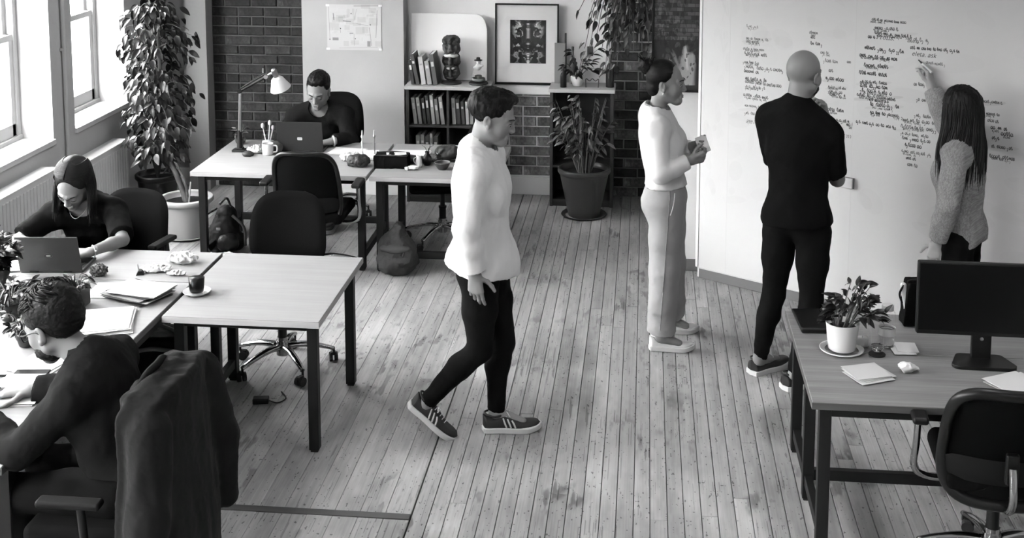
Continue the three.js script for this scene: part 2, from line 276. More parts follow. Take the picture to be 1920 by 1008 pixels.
// --- street outside the windows
{
  const t = thing('building', 'pale brick building across the street, seen through the left sash windows', 'building', [-17, -5, -6]);
  const holes = new THREE.Shape(); holes.moveTo(-26, 0); holes.lineTo(26, 0); holes.lineTo(26, 8.2); holes.lineTo(-26, 8.2);
  const ws = []; for (let i = -9; i < 9; i++) for (const y of [1, 4.6]) { const h = new THREE.Path(), x = i * 2.8 + .7; h.moveTo(x, y); h.lineTo(x + 1.3, y); h.lineTo(x + 1.3, y + 2.1); h.lineTo(x, y + 2.1); holes.holes.push(h); ws.push([x, y]); }
  const g = new THREE.ExtrudeGeometry(holes, { depth: .35, bevelEnabled: false }); g.rotateY(Math.PI / 2); part('wall', metreUV(g), M.brickOut, t);
  for (const [x, y] of ws) part('window', [span(.1, .16, y, y + .08, -x - 1.3, -x), span(.1, .16, y + 1, y + 1.08, -x - 1.3, -x), span(.08, .1, y, y + 2.1, -x - 1.3, -x)], M.midGrey, t);
  part('cornice', span(-.1, .6, 8.2, 8.5, -26, 26), M.wallPale, t);
  struct('street', span(-60, -4.65, -5.3, -5.0, -60, 60), M.midGrey);
}
// --- unseen ceiling lamps, out of view, placed to light the room and window wall: linear pendants with a glowing diffuser and a light of the same size under it
for (const [x, z, where] of [[-2.2, -8.2, 'above the back desks'], [1.2, -5.2, 'above the monitor desk'], [-2.2, -3.6, 'above the desk in the near left corner'], [1.6, -1.4, 'behind the camera on the right']]) {
  const t = thing('unseen_pendant_lamp', 'unseen white linear pendant lamp hanging ' + where, 'lamp', [x, 3.2, z], 0, 'unseen linear pendant lamps under the ceiling');
  part('housing', rspan(-.07, .07, 0, .07, -.75, .75, .01), M.white, t);
  part('diffuser', span(-.055, .055, -.012, 0, -.73, .73), new THREE.MeshStandardMaterial({ color: 0xffffff, emissive: 0xffffff, emissiveIntensity: 1.5 }), t);
  for (const q of [-.6, .6]) part('suspension_wire', rod([0, .07, q], [0, .5, q], .002, 6), M.steel, t);
  const l = new THREE.RectAreaLight(0xffffff, UNSEEN_LAMP_POWER, .11, 1.46); l.position.set(0, -.02, 0); l.rotation.x = -Math.PI / 2; t.add(l);
}
// ------------------------------------------------------------ radiators
function radiator(z0, z1, top, label) {
  const t = thing('radiator', label, 'radiator', [LEFT, 0, (z0 + z1) / 2], 0, 'panel radiators under the windows');
  const L = z1 - z0, h = top - .1, n = Math.round(L / .046), P = [], Fn = [];
  P.push(rspan(.10, .15, .1, top - .012, -L / 2, L / 2, .006)); 
  for (let i = 0; i < n; i++) Fn.push(rspan(.148, .158, .125, top - .045, -L / 2 + (i + .16) * L / n, -L / 2 + (i + .84) * L / n, .005, 1));
  part('front_panel', P, M.radiator, t); part('rib', Fn, M.radiator, t).userData.kind = 'stuff';
  part('back_panel', rspan(.03, .05, .1, top - .012, -L / 2 + .01, L / 2 - .01, .005), M.radiator, t);
  for (const s of [-1, 1]) part('side_cover', [rspan(.03, .152, .12, top, s * L / 2 - .006, s * L / 2 + .006, .003)], M.radiator, t);
  part('top_grille', [rspan(.03, .155, top - .014, top, -L / 2, L / 2, .004)], M.radiator, t);
  for (const s of [-.3, .3]) part('bracket', rspan(0, .05, .3, .36, s * L - .02, s * L + .02, .002), M.radiator, t);
  part('valve', [rod([.09, .0, L / 2 + .03], [.09, .17, L / 2 + .03], .009), rod([.09, .15, L / 2], [.09, .15, L / 2 + .05], .011), rod([.09, .15, L / 2 + .03], [.09, .21, L / 2 + .03], .018)], M.steel, t);
  part('logo_plate', rspan(.06, .11, top - .12, top - .09, L / 2 + .0055, L / 2 + .0075, .0008), M.darkGrey, t);
  return t;
}
radiator(-8.30, -7.42, .745, 'white panel radiator under the nearer window, behind the woman at the left desk');
radiator(-9.50, -8.80, .665, 'white panel radiator under the far window, beside the tall fig tree');

// ------------------------------------------------------------ desks
// size in metres; the origin is the near-left corner on the floor; depth runs to -z
function desk(label, x0, x1, z0, z1, o = {}) {
  const t = thing('desk', label, 'desk', [x0, 0, z1], 0, o.group), w = x1 - x0, d = z1 - z0, H = o.h ?? .70, th = o.th ?? .033, L = .05;
  const tops = o.tops ?? [[0, d]];
  for (const [a, b] of tops) part('tabletop', metreUV(rspan(0, w, H - th + .0015, H, -b, -a, .0025), .8), o.top ?? M.desk, t);
  const edge = o.edge ?? M.deskEdge;
  const E = []; for (const [a, b] of tops) E.push(rspan(-.0015, w + .0015, H - th, H - .004, -b - .0012, -a + .0012, .001, 1));
  part('edge_band', metreUV(merge(E), .8), edge, t);
  const ix = o.ix ?? .03, iz = o.iz ?? .07, lx = [ix, w - ix - L], lz = [-iz - L, -d + iz];
  if (o.mid) lz.splice(1, 0, o.mid);
  for (const x of lx) for (const z of lz) { const l = part('leg', rspan(x, x + L, .012, H - th, z, z + L, .003), M.blackSteel, t); part('foot', rspan(x + .006, x + L - .006, 0, .014, z + .006, z + L - .006, .003), M.rubber, l); }
  const rh = .045, ry = H - th - rh;
  for (const z of lz) part('rail', rspan(lx[0] + L, lx[1], ry, H - th, z + .006, z + L - .006, .003), M.blackSteel, t);
  for (const x of lx) part('rail', rspan(x + .006, x + L - .006, ry, H - th, lz[lz.length - 1] + L, lz[0], .003), M.blackSteel, t);
  for (const x of (o.side ?? [])) part('foot_rail', rspan(lx[x] + .008, lx[x] + L - .008, .075, .125, lz[lz.length - 1] + L, lz[0], .003), M.blackSteel, t);
  for (const z of (o.cross ?? [])) part('foot_rail', rspan(lx[0] + L, lx[1], .1, .15, lz[z] + .008, lz[z] + L - .008, .003), M.blackSteel, t);
  return t;
}
desk('pale topped black frame desk in the middle, bare but for the glass of dark drink', -2.325, -1.545, -6.755, -5.785, { side: [0] });
desk('pale topped desk in the back with the dark laptop and the jointed lamp', -3.155, -1.903, -9.42, -8.45, { side: [0, 1], cross: [1] });
desk('pale topped desk in the back crowded with dark bundles, behind the walking man', -1.880, -1.0, -9.42, -8.45, { side: [0], cross: [0] });
desk('pale desk at the left edge carrying the grey laptop of the dark haired woman', -3.95, -2.348, -6.75, -6.264, { iz: .03, side: [1], ix: .006, edge: M.deskEdgeDark });
desk('pale desk where the man in glasses works, covered with papers', -3.16, -2.348, -6.254, -4.26, { iz: .06, side: [1], ix: .006, edge: M.deskEdgeDark });

desk('pale desk at the left frame edge, across from the man in glasses', -3.98, -3.166, -6.256, -4.26, { iz: .06, side: [0] });
desk('wood topped black frame desk at right carrying the monitor and potted plant', .705, 2.25, -6.18, -5.14, { top: M.deskDark, edge: M.deskEdgeDark, tops: [[0, .545], [.548, 1.04]], mid: -.545, side: [0, 1], cross: [1], ix: .035, iz: .03 });

// ------------------------------------------------------------ swivel chairs
function starBase(t, opts = {}) {
  const met = opts.dark ? M.plasticBlack : M.chrome, h = opts.seat ?? .46, R = .29, ph = opts.phase ?? .3;
  part('hub', [rod([0, .075, 0], [0, .16, 0], .036, 16), rod([0, .16, 0], [0, .18, 0], .03, 16)], met, t);
  part('gas_column', [rod([0, .17, 0], [0, h - .2, 0], .026, 16), rod([0, h - .21, 0], [0, h - .05, 0], .018, 14), rod([0, h - .20, 0], [0, h - .185, 0], .03, 16)], M.plasticBlack, t);
  for (let k = 0; k < 5; k++) {
    const a = ph + k * Math.PI * 2 / 5, c = Math.cos(a), s = Math.sin(a);
    const arm = part('base_arm', limb([[.02 * c, .125, .02 * s], [.12 * c, .125, .12 * s], [.22 * c, .105, .22 * s], [R * c, .082, R * s]], [.026, .023, .019, .015], 10, 8, .75), met, t);
    const ca = a + 1.1 + k * .9, W = [];
    const off = [R * c + .02 * Math.cos(ca), R * s + .02 * Math.sin(ca)], nx = -Math.sin(ca), nz = Math.cos(ca);
    for (const q of [-1, 1]) W.push(rod([off[0] + nx * q * .006, .026, off[1] + nz * q * .006], [off[0] + nx * q * .024, .026, off[1] + nz * q * .024], .026, 16));
    W.push(rod([R * c, .05, R * s], [R * c, .09, R * s], .007, 8), moved(rbox(.04, .022, .03, .008), off[0], .047, off[1], 0, -ca));
    part('caster', W, M.rubber, arm);
  }
}
// cushion: a rounded slab, dished, its front edge rolled down
function cushion(w, d, th, r, dish = .012) {
  const g = new RoundedBoxGeometry(w, th, d, 6, Math.min(r, th / 2.02)), p = g.attributes.position;
  const q = new THREE.BoxGeometry(1, 1, 1); q.dispose();
  for (let i = 0; i < p.count; i++) { const x = p.getX(i) / (w / 2), z = p.getZ(i) / (d / 2), k = Math.max(0, Math.abs(x) ** 3 + Math.abs(z) ** 3 - .9); p.setX(i, p.getX(i) * (1 - .06 * z * z)); p.setZ(i, p.getZ(i) * (1 - .08 * x * x)); p.setY(i, p.getY(i) - dish * 0 - .01 * k); }
  g.computeVertexNormals(); return g;
}
// curved back panel: w, h, bend depth, thickness; centred at the origin, facing +z
function backPanel(w, h, bend, th, taper = .9, round = 3.2, nx = 18, ny = 22, lumbar = .02) {
  const pos = [], idx = [], uv = [];
  const P = (u, v, side) => { // u,v in -1..1 squeezed to a superellipse outline
    const k = Math.pow(Math.pow(Math.abs(u), round) + Math.pow(Math.abs(v), round), 1 / round), m = Math.max(Math.abs(u), Math.abs(v)), f = k > 1e-6 ? m / k : 1, U = u * f, Vv = v * f;
    const tw = 1 - (1 - taper) * (Vv + 1) / 2, e = Math.sqrt(Math.max(0, 1 - Math.pow(m, 6)));
    return [U * w / 2 * tw, Vv * h / 2, bend * U * U + lumbar * Math.cos((Vv + .3) * 2.2) + side * th / 2 * e];
  };
  for (const side of [1, -1]) { const base = pos.length / 3; for (let j = 0; j <= ny; j++) for (let i = 0; i <= nx; i++) { const q = P(i / nx * 2 - 1, j / ny * 2 - 1, side); pos.push(...q); uv.push(q[0] * 4, q[1] * 4); }
    for (let j = 0; j < ny; j++) for (let i = 0; i < nx; i++) { const a = base + j * (nx + 1) + i, b = a + 1, c = a + nx + 1, d = c + 1; side > 0 ? idx.push(a, b, d, a, d, c) : idx.push(a, d, b, a, c, d); } }
  const g = new THREE.BufferGeometry(); g.setAttribute('position', new THREE.Float32BufferAttribute(pos, 3)); g.setAttribute('uv', new THREE.Float32BufferAttribute(uv, 2)); g.setIndex(idx); g.computeVertexNormals(); return g;
}
// upholstered chair facing +z, origin on the floor under the column
function fabricChair(label, pos, turn, o = {}) {
  const t = thing('office_chair', label, 'chair', pos, turn, o.group), h = o.seat ?? .46;
  starBase(t, { seat: h, phase: o.phase });
  part('seat_plate', rbox(.2, .03, .24, .01, 0, h - .045, 0), M.plasticBlack, t);
  part('seat', moved(cushion(.48, .46, .075, .035), 0, h, .02), M.chairFabric, t);
  const bh = o.bh ?? .42, bw = o.bw ?? .46, by = o.by ?? h + .30;
  part('back_bar', tube([[0, h - .05, -.1], [0, h - .05, -.22], [0, h + .04, -.285], [0, by - .08, -.275], [0, by, -.265]], .018, 20, 8), M.plasticBlack, t);
  part('backrest', moved(backPanel(bw, bh, .045, .055, o.taper ?? .9), 0, by, -.235, -.08), M.chairFabric, t);
  if (o.arms) for (const s of [-1, 1]) {
    const a = part('armrest', tube([[s * .2, h - .04, -.05], [s * .29, h - .03, -.05], [s * .305, h + .05, -.05], [s * .305, h + .17, -.04]], .016, 18, 8), M.plasticBlack, t);
    part('arm_pad', rbox(.06, .028, .24, .012, s * .305, h + .185, .0), M.plasticSoft, a);
  }
  return t;
}
// mesh-back chair with chrome arms, facing +z
function meshChair(label, pos, turn, o = {}) {
  const t = thing('office_chair', label, 'chair', pos, turn, o.group), h = o.seat ?? .46, bw = o.bw ?? .5, bh = o.bh ?? .5, by = o.by ?? h + .26, r = o.tube ?? .016, lean = o.lean ?? -.1;
  starBase(t, { seat: h, phase: o.phase });
  part('seat_plate', rbox(.22, .04, .26, .01, 0, h - .055, 0), M.plasticBlack, t);
  part('seat', moved(cushion(.5, .48, .08, .035), 0, h, .02), M.chairFabric, t);
  const m = new THREE.Matrix4().makeRotationX(lean); m.setPosition(0, by, -.25);
  const loop = []; for (let k = 0; k < 40; k++) { const a = k / 40 * Math.PI * 2, n = 4.2, c = Math.cos(a), s = Math.sin(a), q = Math.pow(Math.pow(Math.abs(c), n) + Math.pow(Math.abs(s), n), -1 / n), u = c * q, v = s * q, tw = 1 - .10 * (v + 1) / 2; loop.push(V(u * bw / 2 * tw, v * bh / 2, .05 * u * u + .03 * Math.cos((v + .3) * 2.2)).applyMatrix4(m)); }
  const fr = part('back_frame', tube(loop, r, 80, 10, true), M.leather, t);
  part('back_mesh', backPanel(bw - r, bh - r, .05, .006, .9, 4.2, 18, 22, .03).applyMatrix4(m), o.thin ? M.chairMeshThin : M.chairMesh, fr);
  part('lumbar_band', backPanel(bw - .03, .11, .055, .012, 1, 6, 16, 6, 0).applyMatrix4(new THREE.Matrix4().makeTranslation(0, -bh * .22, .004).premultiply(m)), M.plasticSoft, fr);
  part('back_bar', tube([[0, h - .06, -.08], [0, h - .07, -.26], [0, h, -.325], [0, by - bh * .1, -.30]], .017, 20, 8), M.chrome, t);
  part('bracket', moved(rbox(.05, .13, .03, .008), 0, by - bh * .12, -.285, lean), M.plasticBlack, t);
  for (const s of [-1, 1]) {
    const a = part('armrest', tube([[s * .12, h - .07, -.02], [s * .27, h - .07, -.02], [s * .325, h - .03, -.04], [s * .325, h + .10, -.06], [s * .32, h + .2, -.05]], .0145, 20, 8), M.chrome, t);
    part('arm_pad', moved(rbox(.065, .032, .26, .014), s * .32, h + .215, .0, -.05), M.plasticBlack, a);
  }
  return t;
}
fabricChair('black upholstered swivel chair with chrome star base behind the bare middle desk', [-2.045, 0, -6.86], .04, { by: .745, bh: .44, bw: .475, seat: .44, phase: .95 });
meshChair('black mesh back office chair pushed against the front of the back desk', [-2.262, 0, -8.42], Math.PI, { by: .67, bh: .53, bw: .47, phase: .2 });
fabricChair('black upholstered office chair the man at the back desk sits on', [-2.48, 0, -9.88], .1, { by: .72, bh: .46, bw: .46, group: undefined });
fabricChair('black swivel chair tucked under the crowded back desk, largely hidden by the walking man', [-1.50, 0, -9.25], -1.45, { by: .70, bh: .40, phase: .5 });
fabricChair('black swivel chair carrying the dark haired woman at the left desk', [-3.12, 0, -7.12], -.18, { by: .67, bh: .42, bw: .5, arms: true });
fabricChair('black armchair with the dark jacket over it, under the man in glasses', [-2.03, 0, -4.44], -Math.PI / 2, { by: .735, bh: .5, bw: .48, arms: true });
meshChair('black mesh back armchair with chrome arms in front of the monitor desk', [1.455, 0, -5.17], Math.PI - .06, { by: .635, bh: .50, bw: .50, tube: .024, lean: -.12, phase: .1, seat: .46 });

// ------------------------------------------------------------ bookcases against the back wall
function bookcase(label, x0, x1, top, divs, shelves) {
  const t = thing('bookcase', label, 'bookcase', [(x0 + x1) / 2, 0, BACK + .04], 0), w = x1 - x0, d = .30, th = .026;
  for (const s of [-1, 1]) part('side_panel', rspan(s > 0 ? w / 2 - th : -w / 2, s > 0 ? w / 2 : -w / 2 + th, 0, top - .03, 0, d, .003), M.shelf, t);
  part('top_board', rspan(-w / 2 - .01, w / 2 + .01, top - .03, top, -.005, d + .012, .004), M.shelfTop, t);
  for (const y of shelves) part('shelf', rspan(-w / 2 + th, w / 2 - th, y - .02, y, .004, d - .004, .003), M.shelf, t);
  for (const x of divs) part('divider', rspan(x - x0 - w / 2 - .01, x - x0 - w / 2 + .01, .06, top - .03, .004, d - .003, .003), M.shelf, t);
  part('back_panel', span(-w / 2 + .005, w / 2 - .005, .02, top - .03, 0, .006), M.shelfBack, t);
  part('plinth', rspan(-w / 2 + .01, w / 2 - .01, 0, .06, d - .03, d - .012, .002), M.shelf, t);
  return t;
}
bookcase('black bookcase full of books behind the walking man, left of the framed print', -1.965, -1.275, .985, [-1.615], [.06, .345, .655]);
bookcase('black bookcase behind the dark potted plant, right of the framed print', -.77, -.25, .985, [], [.06, .345, .655]);
// ------------------------------------------------------------ people: distance fields meshed by surface nets
function noise3(x, y, z, s) {
  const xi = Math.floor(x), yi = Math.floor(y), zi = Math.floor(z), fx = x - xi, fy = y - yi, fz = z - zi, u = fx * fx * (3 - 2 * fx), v = fy * fy * (3 - 2 * fy), w = fz * fz * (3 - 2 * fz);
  const h = (a, b, c) => hash2(xi + a + 57 * (zi + c), yi + b, s + 3); const l = (a, b, t) => a + (b - a) * t;
  return l(l(l(h(0, 0, 0), h(1, 0, 0), u), l(h(0, 1, 0), h(1, 1, 0), u), v), l(l(h(0, 0, 1), h(1, 0, 1), u), l(h(0, 1, 1), h(1, 1, 1), u), v), w) - .5;
}
const fold3 = (x, y, z, s) => noise3(x, y, z, s) + .5 * noise3(x * 2.1, y * 2.1, z * 2.1, s + 1) + .25 * noise3(x * 4.3, y * 4.3, z * 4.3, s + 2);
function smin(a, b, k) { const h = Math.max(k - Math.abs(a - b), 0) / k; return Math.min(a, b) - h * h * k * .25; }
function smax(a, b, k) { return -smin(-a, -b, k); }
const vec = a => Array.isArray(a) ? V(...a) : a.clone();
const mix = (a, b, t) => vec(a).lerp(vec(b), t);
function cone(a, b, ra, rb) { // tapered capsule
  a = vec(a); b = vec(b); const ax = a.x, ay = a.y, az = a.z, bx = b.x - ax, by = b.y - ay, bz = b.z - az, L = bx * bx + by * by + bz * bz || 1e-9;
  return (x, y, z) => { x -= ax; y -= ay; z -= az; let t = (x * bx + y * by + z * bz) / L; t = t < 0 ? 0 : t > 1 ? 1 : t; const p = x - bx * t, q = y - by * t, r = z - bz * t; return Math.sqrt(p * p + q * q + r * r) - (ra + (rb - ra) * t); };
}
function ellip(c, r, F) { // F: frame {l,u,f}
  c = vec(c); const l = F.l, u = F.u, f = F.f, [a, b, d] = r;
  return (x, y, z) => {
    x -= c.x; y -= c.y; z -= c.z; const p = (x * l.x + y * l.y + z * l.z) / a, q = (x * u.x + y * u.y + z * u.z) / b, s = (x * f.x + y * f.y + z * f.z) / d, k0 = Math.sqrt(p * p + q * q + s * s);
    if (k0 < 1e-6) return -Math.min(a, b, d);
    const k1 = Math.sqrt(p * p / a / a + q * q / b / b + s * s / d / d); return k0 * (k0 - 1) / Math.max(k1, 1e-9);
  };
}
const ball = (c, r) => cone(c, c, r, r);
function plane(p, n) { p = vec(p); n = vec(n).normalize(); const k = p.dot(n); return (x, y, z) => x * n.x + y * n.y + z * n.z - k; }   // keeps the side behind the normal
function group(prims, k) { return (x, y, z) => { let d = prims[0](x, y, z); for (let i = 1; i < prims.length; i++) d = smin(d, prims[i](x, y, z), k); return d; }; }
function frame(f, up = V(0, 1, 0)) { f = vec(f).normalize(); const l = vec(up).cross(f).normalize(); return { l, u: f.clone().cross(l).normalize(), f }; }
function frameU(u, fHint) { u = vec(u).normalize(); const l = u.clone().cross(vec(fHint)).normalize(); return { l, u, f: l.clone().cross(u).normalize() }; }
const off = (c, F, a, b, d) => vec(c).addScaledVector(F.l, a).addScaledVector(F.u, b).addScaledVector(F.f, d);

function surfaceNets(fn, lo, hi, cell, uvScale = 1) {
  const nx = Math.ceil((hi[0] - lo[0]) / cell) + 1, ny = Math.ceil((hi[1] - lo[1]) / cell) + 1, nz = Math.ceil((hi[2] - lo[2]) / cell) + 1, N = nx * ny * nz, D = new Float32Array(N);
  const B = 4, rad = cell * B * .87 * 1.5 + .02;
  for (let bz = 0; bz < nz; bz += B) for (let by = 0; by < ny; by += B) for (let bx = 0; bx < nx; bx += B) {
    const c = fn(lo[0] + (bx + B / 2 - .5) * cell, lo[1] + (by + B / 2 - .5) * cell, lo[2] + (bz + B / 2 - .5) * cell), far = Math.abs(c) > rad;
    for (let z = bz; z < Math.min(nz, bz + B); z++) for (let y = by; y < Math.min(ny, by + B); y++) for (let x = bx; x < Math.min(nx, bx + B); x++)
      D[x + nx * (y + ny * z)] = far ? c : fn(lo[0] + x * cell, lo[1] + y * cell, lo[2] + z * cell);
  }
  const ids = new Int32Array(N).fill(-1), pos = [], idx = [], at = (x, y, z) => D[x + nx * (y + ny * z)];
  for (let z = 0; z < nz - 1; z++) for (let y = 0; y < ny - 1; y++) for (let x = 0; x < nx - 1; x++) {
    let n = 0, sx = 0, sy = 0, sz = 0, neg = 0; const c = [];
    for (let k = 0; k < 8; k++) { const v = at(x + (k & 1), y + (k >> 1 & 1), z + (k >> 2)); c.push(v); if (v < 0) neg++; }
    if (neg === 0 || neg === 8) continue;
    for (let k = 0; k < 8; k++) for (const b of [1, 2, 4]) if (!(k & b)) { const a = c[k], e = c[k | b]; if ((a < 0) !== (e < 0)) { const t = a / (a - e); sx += (k & 1) + (b === 1 ? t : 0); sy += (k >> 1 & 1) + (b === 2 ? t : 0); sz += (k >> 2) + (b === 4 ? t : 0); n++; } }
    ids[x + nx * (y + ny * z)] = pos.length / 3; pos.push(lo[0] + (x + sx / n) * cell, lo[1] + (y + sy / n) * cell, lo[2] + (z + sz / n) * cell);
  }
  const id = (x, y, z) => ids[x + nx * (y + ny * z)];
  for (let z = 1; z < nz - 1; z++) for (let y = 1; y < ny - 1; y++) for (let x = 1; x < nx - 1; x++) {
    const v = at(x, y, z) < 0;
    const q = (a, b, c, d, flip) => { if (a < 0 || b < 0 || c < 0 || d < 0) return; flip ? idx.push(a, c, b, a, d, c) : idx.push(a, b, c, a, c, d); };
    if (v !== at(x + 1, y, z) < 0) q(id(x, y - 1, z - 1), id(x, y, z - 1), id(x, y, z), id(x, y - 1, z), !v);
    if (v !== at(x, y + 1, z) < 0) q(id(x - 1, y, z - 1), id(x - 1, y, z), id(x, y, z), id(x, y, z - 1), !v);
    if (v !== at(x, y, z + 1) < 0) q(id(x - 1, y - 1, z), id(x, y - 1, z), id(x, y, z), id(x - 1, y, z), !v);
  }
  const e = cell * .35, nor = [], uv = [];
  for (let i = 0; i < pos.length; i += 3) {
    let x = pos[i], y = pos[i + 1], z = pos[i + 2], gx, gy, gz;
    for (let s = 0; s < 3; s++) {
      gx = fn(x + e, y, z) - fn(x - e, y, z); gy = fn(x, y + e, z) - fn(x, y - e, z); gz = fn(x, y, z + e) - fn(x, y, z - e); const L = Math.hypot(gx, gy, gz) || 1;
      if (s < 2) { const g = L / (2 * e), st = Math.max(-cell * .5, Math.min(cell * .5, fn(x, y, z) / Math.max(g, .4))); x -= gx / L * st; y -= gy / L * st; z -= gz / L * st; }
      else nor.push(gx / L, gy / L, gz / L);
    }
    pos[i] = x; pos[i + 1] = y; pos[i + 2] = z; uv.push((x + z) * uvScale, (y + .3 * z) * uvScale);
  }
  const g = new THREE.BufferGeometry(); g.setAttribute('position', new THREE.Float32BufferAttribute(pos, 3)); g.setAttribute('normal', new THREE.Float32BufferAttribute(nor, 3)); g.setAttribute('uv', new THREE.Float32BufferAttribute(uv, 2)); g.setIndex(idx); return g;
}
function bounds(pts, pad) { const lo = [1e9, 1e9, 1e9], hi = [-1e9, -1e9, -1e9]; for (const p of pts) { const q = [p.x, p.y, p.z]; for (let k = 0; k < 3; k++) { lo[k] = Math.min(lo[k], q[k] - pad); hi[k] = Math.max(hi[k], q[k] + pad); } } return [lo, hi]; }

// ---- body pieces. J holds joints; woman switches proportions; o widens everything (clothes)
function torsoPrims(J, F, woman, o, s = 1, hip = 1) {
  const P = vec(J.pelvis), N = vec(J.neck), H = P.distanceTo(N), at = (t, l, f) => off(P, F, l * s, t * H, f * s), E = (t, l, f, r) => ellip(at(t, l, f), r.map(q => q * s + o), F);
  const A = woman ? [E(.0, 0, -.008, [.158 * hip, .125, .112 * hip]), E(.27, 0, .006, [.122, .17, .092]), E(.62, 0, 0, [.132, .2, .1]), E(.84, 0, -.004, [.13, .08, .075]), E(.62, .065, .075, [.052, .055, .05]), E(.62, -.065, .075, [.052, .055, .05]), E(-.06, .07 * hip, -.055 * hip, [.075 * hip, .085, .07 * hip]), E(-.06, -.07 * hip, -.055 * hip, [.075 * hip, .085, .07 * hip])]
    : [E(.0, 0, 0, [.155, .12, .108]), E(.27, 0, .006, [.146, .17, .1]), E(.62, 0, 0, [.158, .2, .112]), E(.83, 0, -.006, [.15, .085, .085]), E(.66, .07, .06, [.075, .06, .05]), E(.66, -.07, .06, [.075, .06, .05]), E(-.05, .07, -.05, [.075, .085, .068]), E(-.05, -.07, -.05, [.075, .085, .068])];
  for (const S of [J.shL, J.shR]) { A.push(cone(mix(N, S, .25).addScaledVector(F.u, -.035), mix(N, S, .93), .052 * s + o, .05 * s + o), cone(off(N, F, 0, .01, -.012), mix(N, S, .8).addScaledVector(F.u, .004), .05 * s + o, .036 * s + o)); }
  return A;
}
const armPrims = (sh, el, wr, o, w = 1, from = 0, to = 1) => [ball(sh, .054 * w + o), cone(sh, el, .051 * w + o, .040 * w + o), cone(el, mix(el, wr, .35), .040 * w + o, .041 * w + o), cone(mix(el, wr, .35), wr, .041 * w + o, .027 * w + o)];
function legPrims(h, k, a, o, F, w = 1) { const calf = mix(k, a, .32).addScaledVector(F.f, -.014); return [cone(h, mix(h, k, .45), .092 * w + o, .08 * w + o), cone(mix(h, k, .45), k, .08 * w + o, .055 * w + o), cone(k, calf, .054 * w + o, .056 * w + o), cone(calf, a, .054 * w + o, .036 * w + o)]; }
function headPrims(c, F, woman) { // c: at eye height, middle of the head
  const p = (a, b, d) => off(c, F, a, b, d), E = (q, r) => ellip(p(...q), r, F), k = woman ? .95 : 1;
  const add = [[E([0, .032, -.014], [.077, .088, .098]), .02], [E([0, -.03, .026], [.062 * k, .082, .068]), .03]];
  for (const s of [-1, 1]) add.push([cone(p(0, -.1, .062), p(s * .05 * k, -.058, .0), .02 * k, .022), .025], [E([s * .04, -.03, .052], [.024, .026, .024]), .02], [cone(p(s * .012, .019, .088), p(s * .042, .016, .07), .011 * k, .01), .012]);
  add.push([E([0, -.1, .072], [.022, .018, .02]), .02], [cone(p(0, .008, .089), p(0, -.034, .1065), .008, .0105), .014]);
  for (const s of [-1, 1]) add.push([E([s * .0115, -.039, .1], [.0085, .0075, .011]), .006]);
  add.push([cone(p(-.017, -.0655, .089), p(.017, -.0655, .089), .0065, .0065), .008], [cone(p(-.013, -.077, .088), p(.013, -.077, .088), .0075, .0075), .008]);
  for (const s of [-1, 1]) { add.push([ellip(p(s * .079, -.012, -.012), [.008, .031, .019], frameU(off(V(0, 0, 0), F, s * .25, 1, -.2), F.f)), .006], [ellip(p(s * .08, -.036, -.003), [.007, .011, .009], F), .006]); }
  const sub = []; for (const s of [-1, 1]) { sub.push([E([s * .032, -.002, .098], [.019, .0125, .017]), .012], [ellip(p(s * .091, -.008, -.007), [.008, .018, .011], F), .004]); }
  sub.push([cone(p(-.021, -.0712, .098), p(.021, -.0712, .098), .0025, .0025), .004]);
  for (const s of [-1, 1]) add.push([E([s * .032, -.003, .075], [.0155, .0135, .0155]), .004, 1]);
  return { add, sub };
}
function headField(c, F, woman, extra = []) {
  const { add, sub } = headPrims(c, F, woman), a0 = add.filter(q => !q[2]), a1 = add.filter(q => q[2]);
  return (x, y, z) => { let d = a0[0][0](x, y, z); if (d > .25) return d - .12; for (let i = 1; i < a0.length; i++) d = smin(d, a0[i][0](x, y, z), a0[i][1]); for (const e of extra) d = smin(d, e(x, y, z), .025); for (const [f, k] of sub) d = smax(d, -f(x, y, z), k); for (const [f, k] of a1) d = smin(d, f(x, y, z), k); return d; };
}
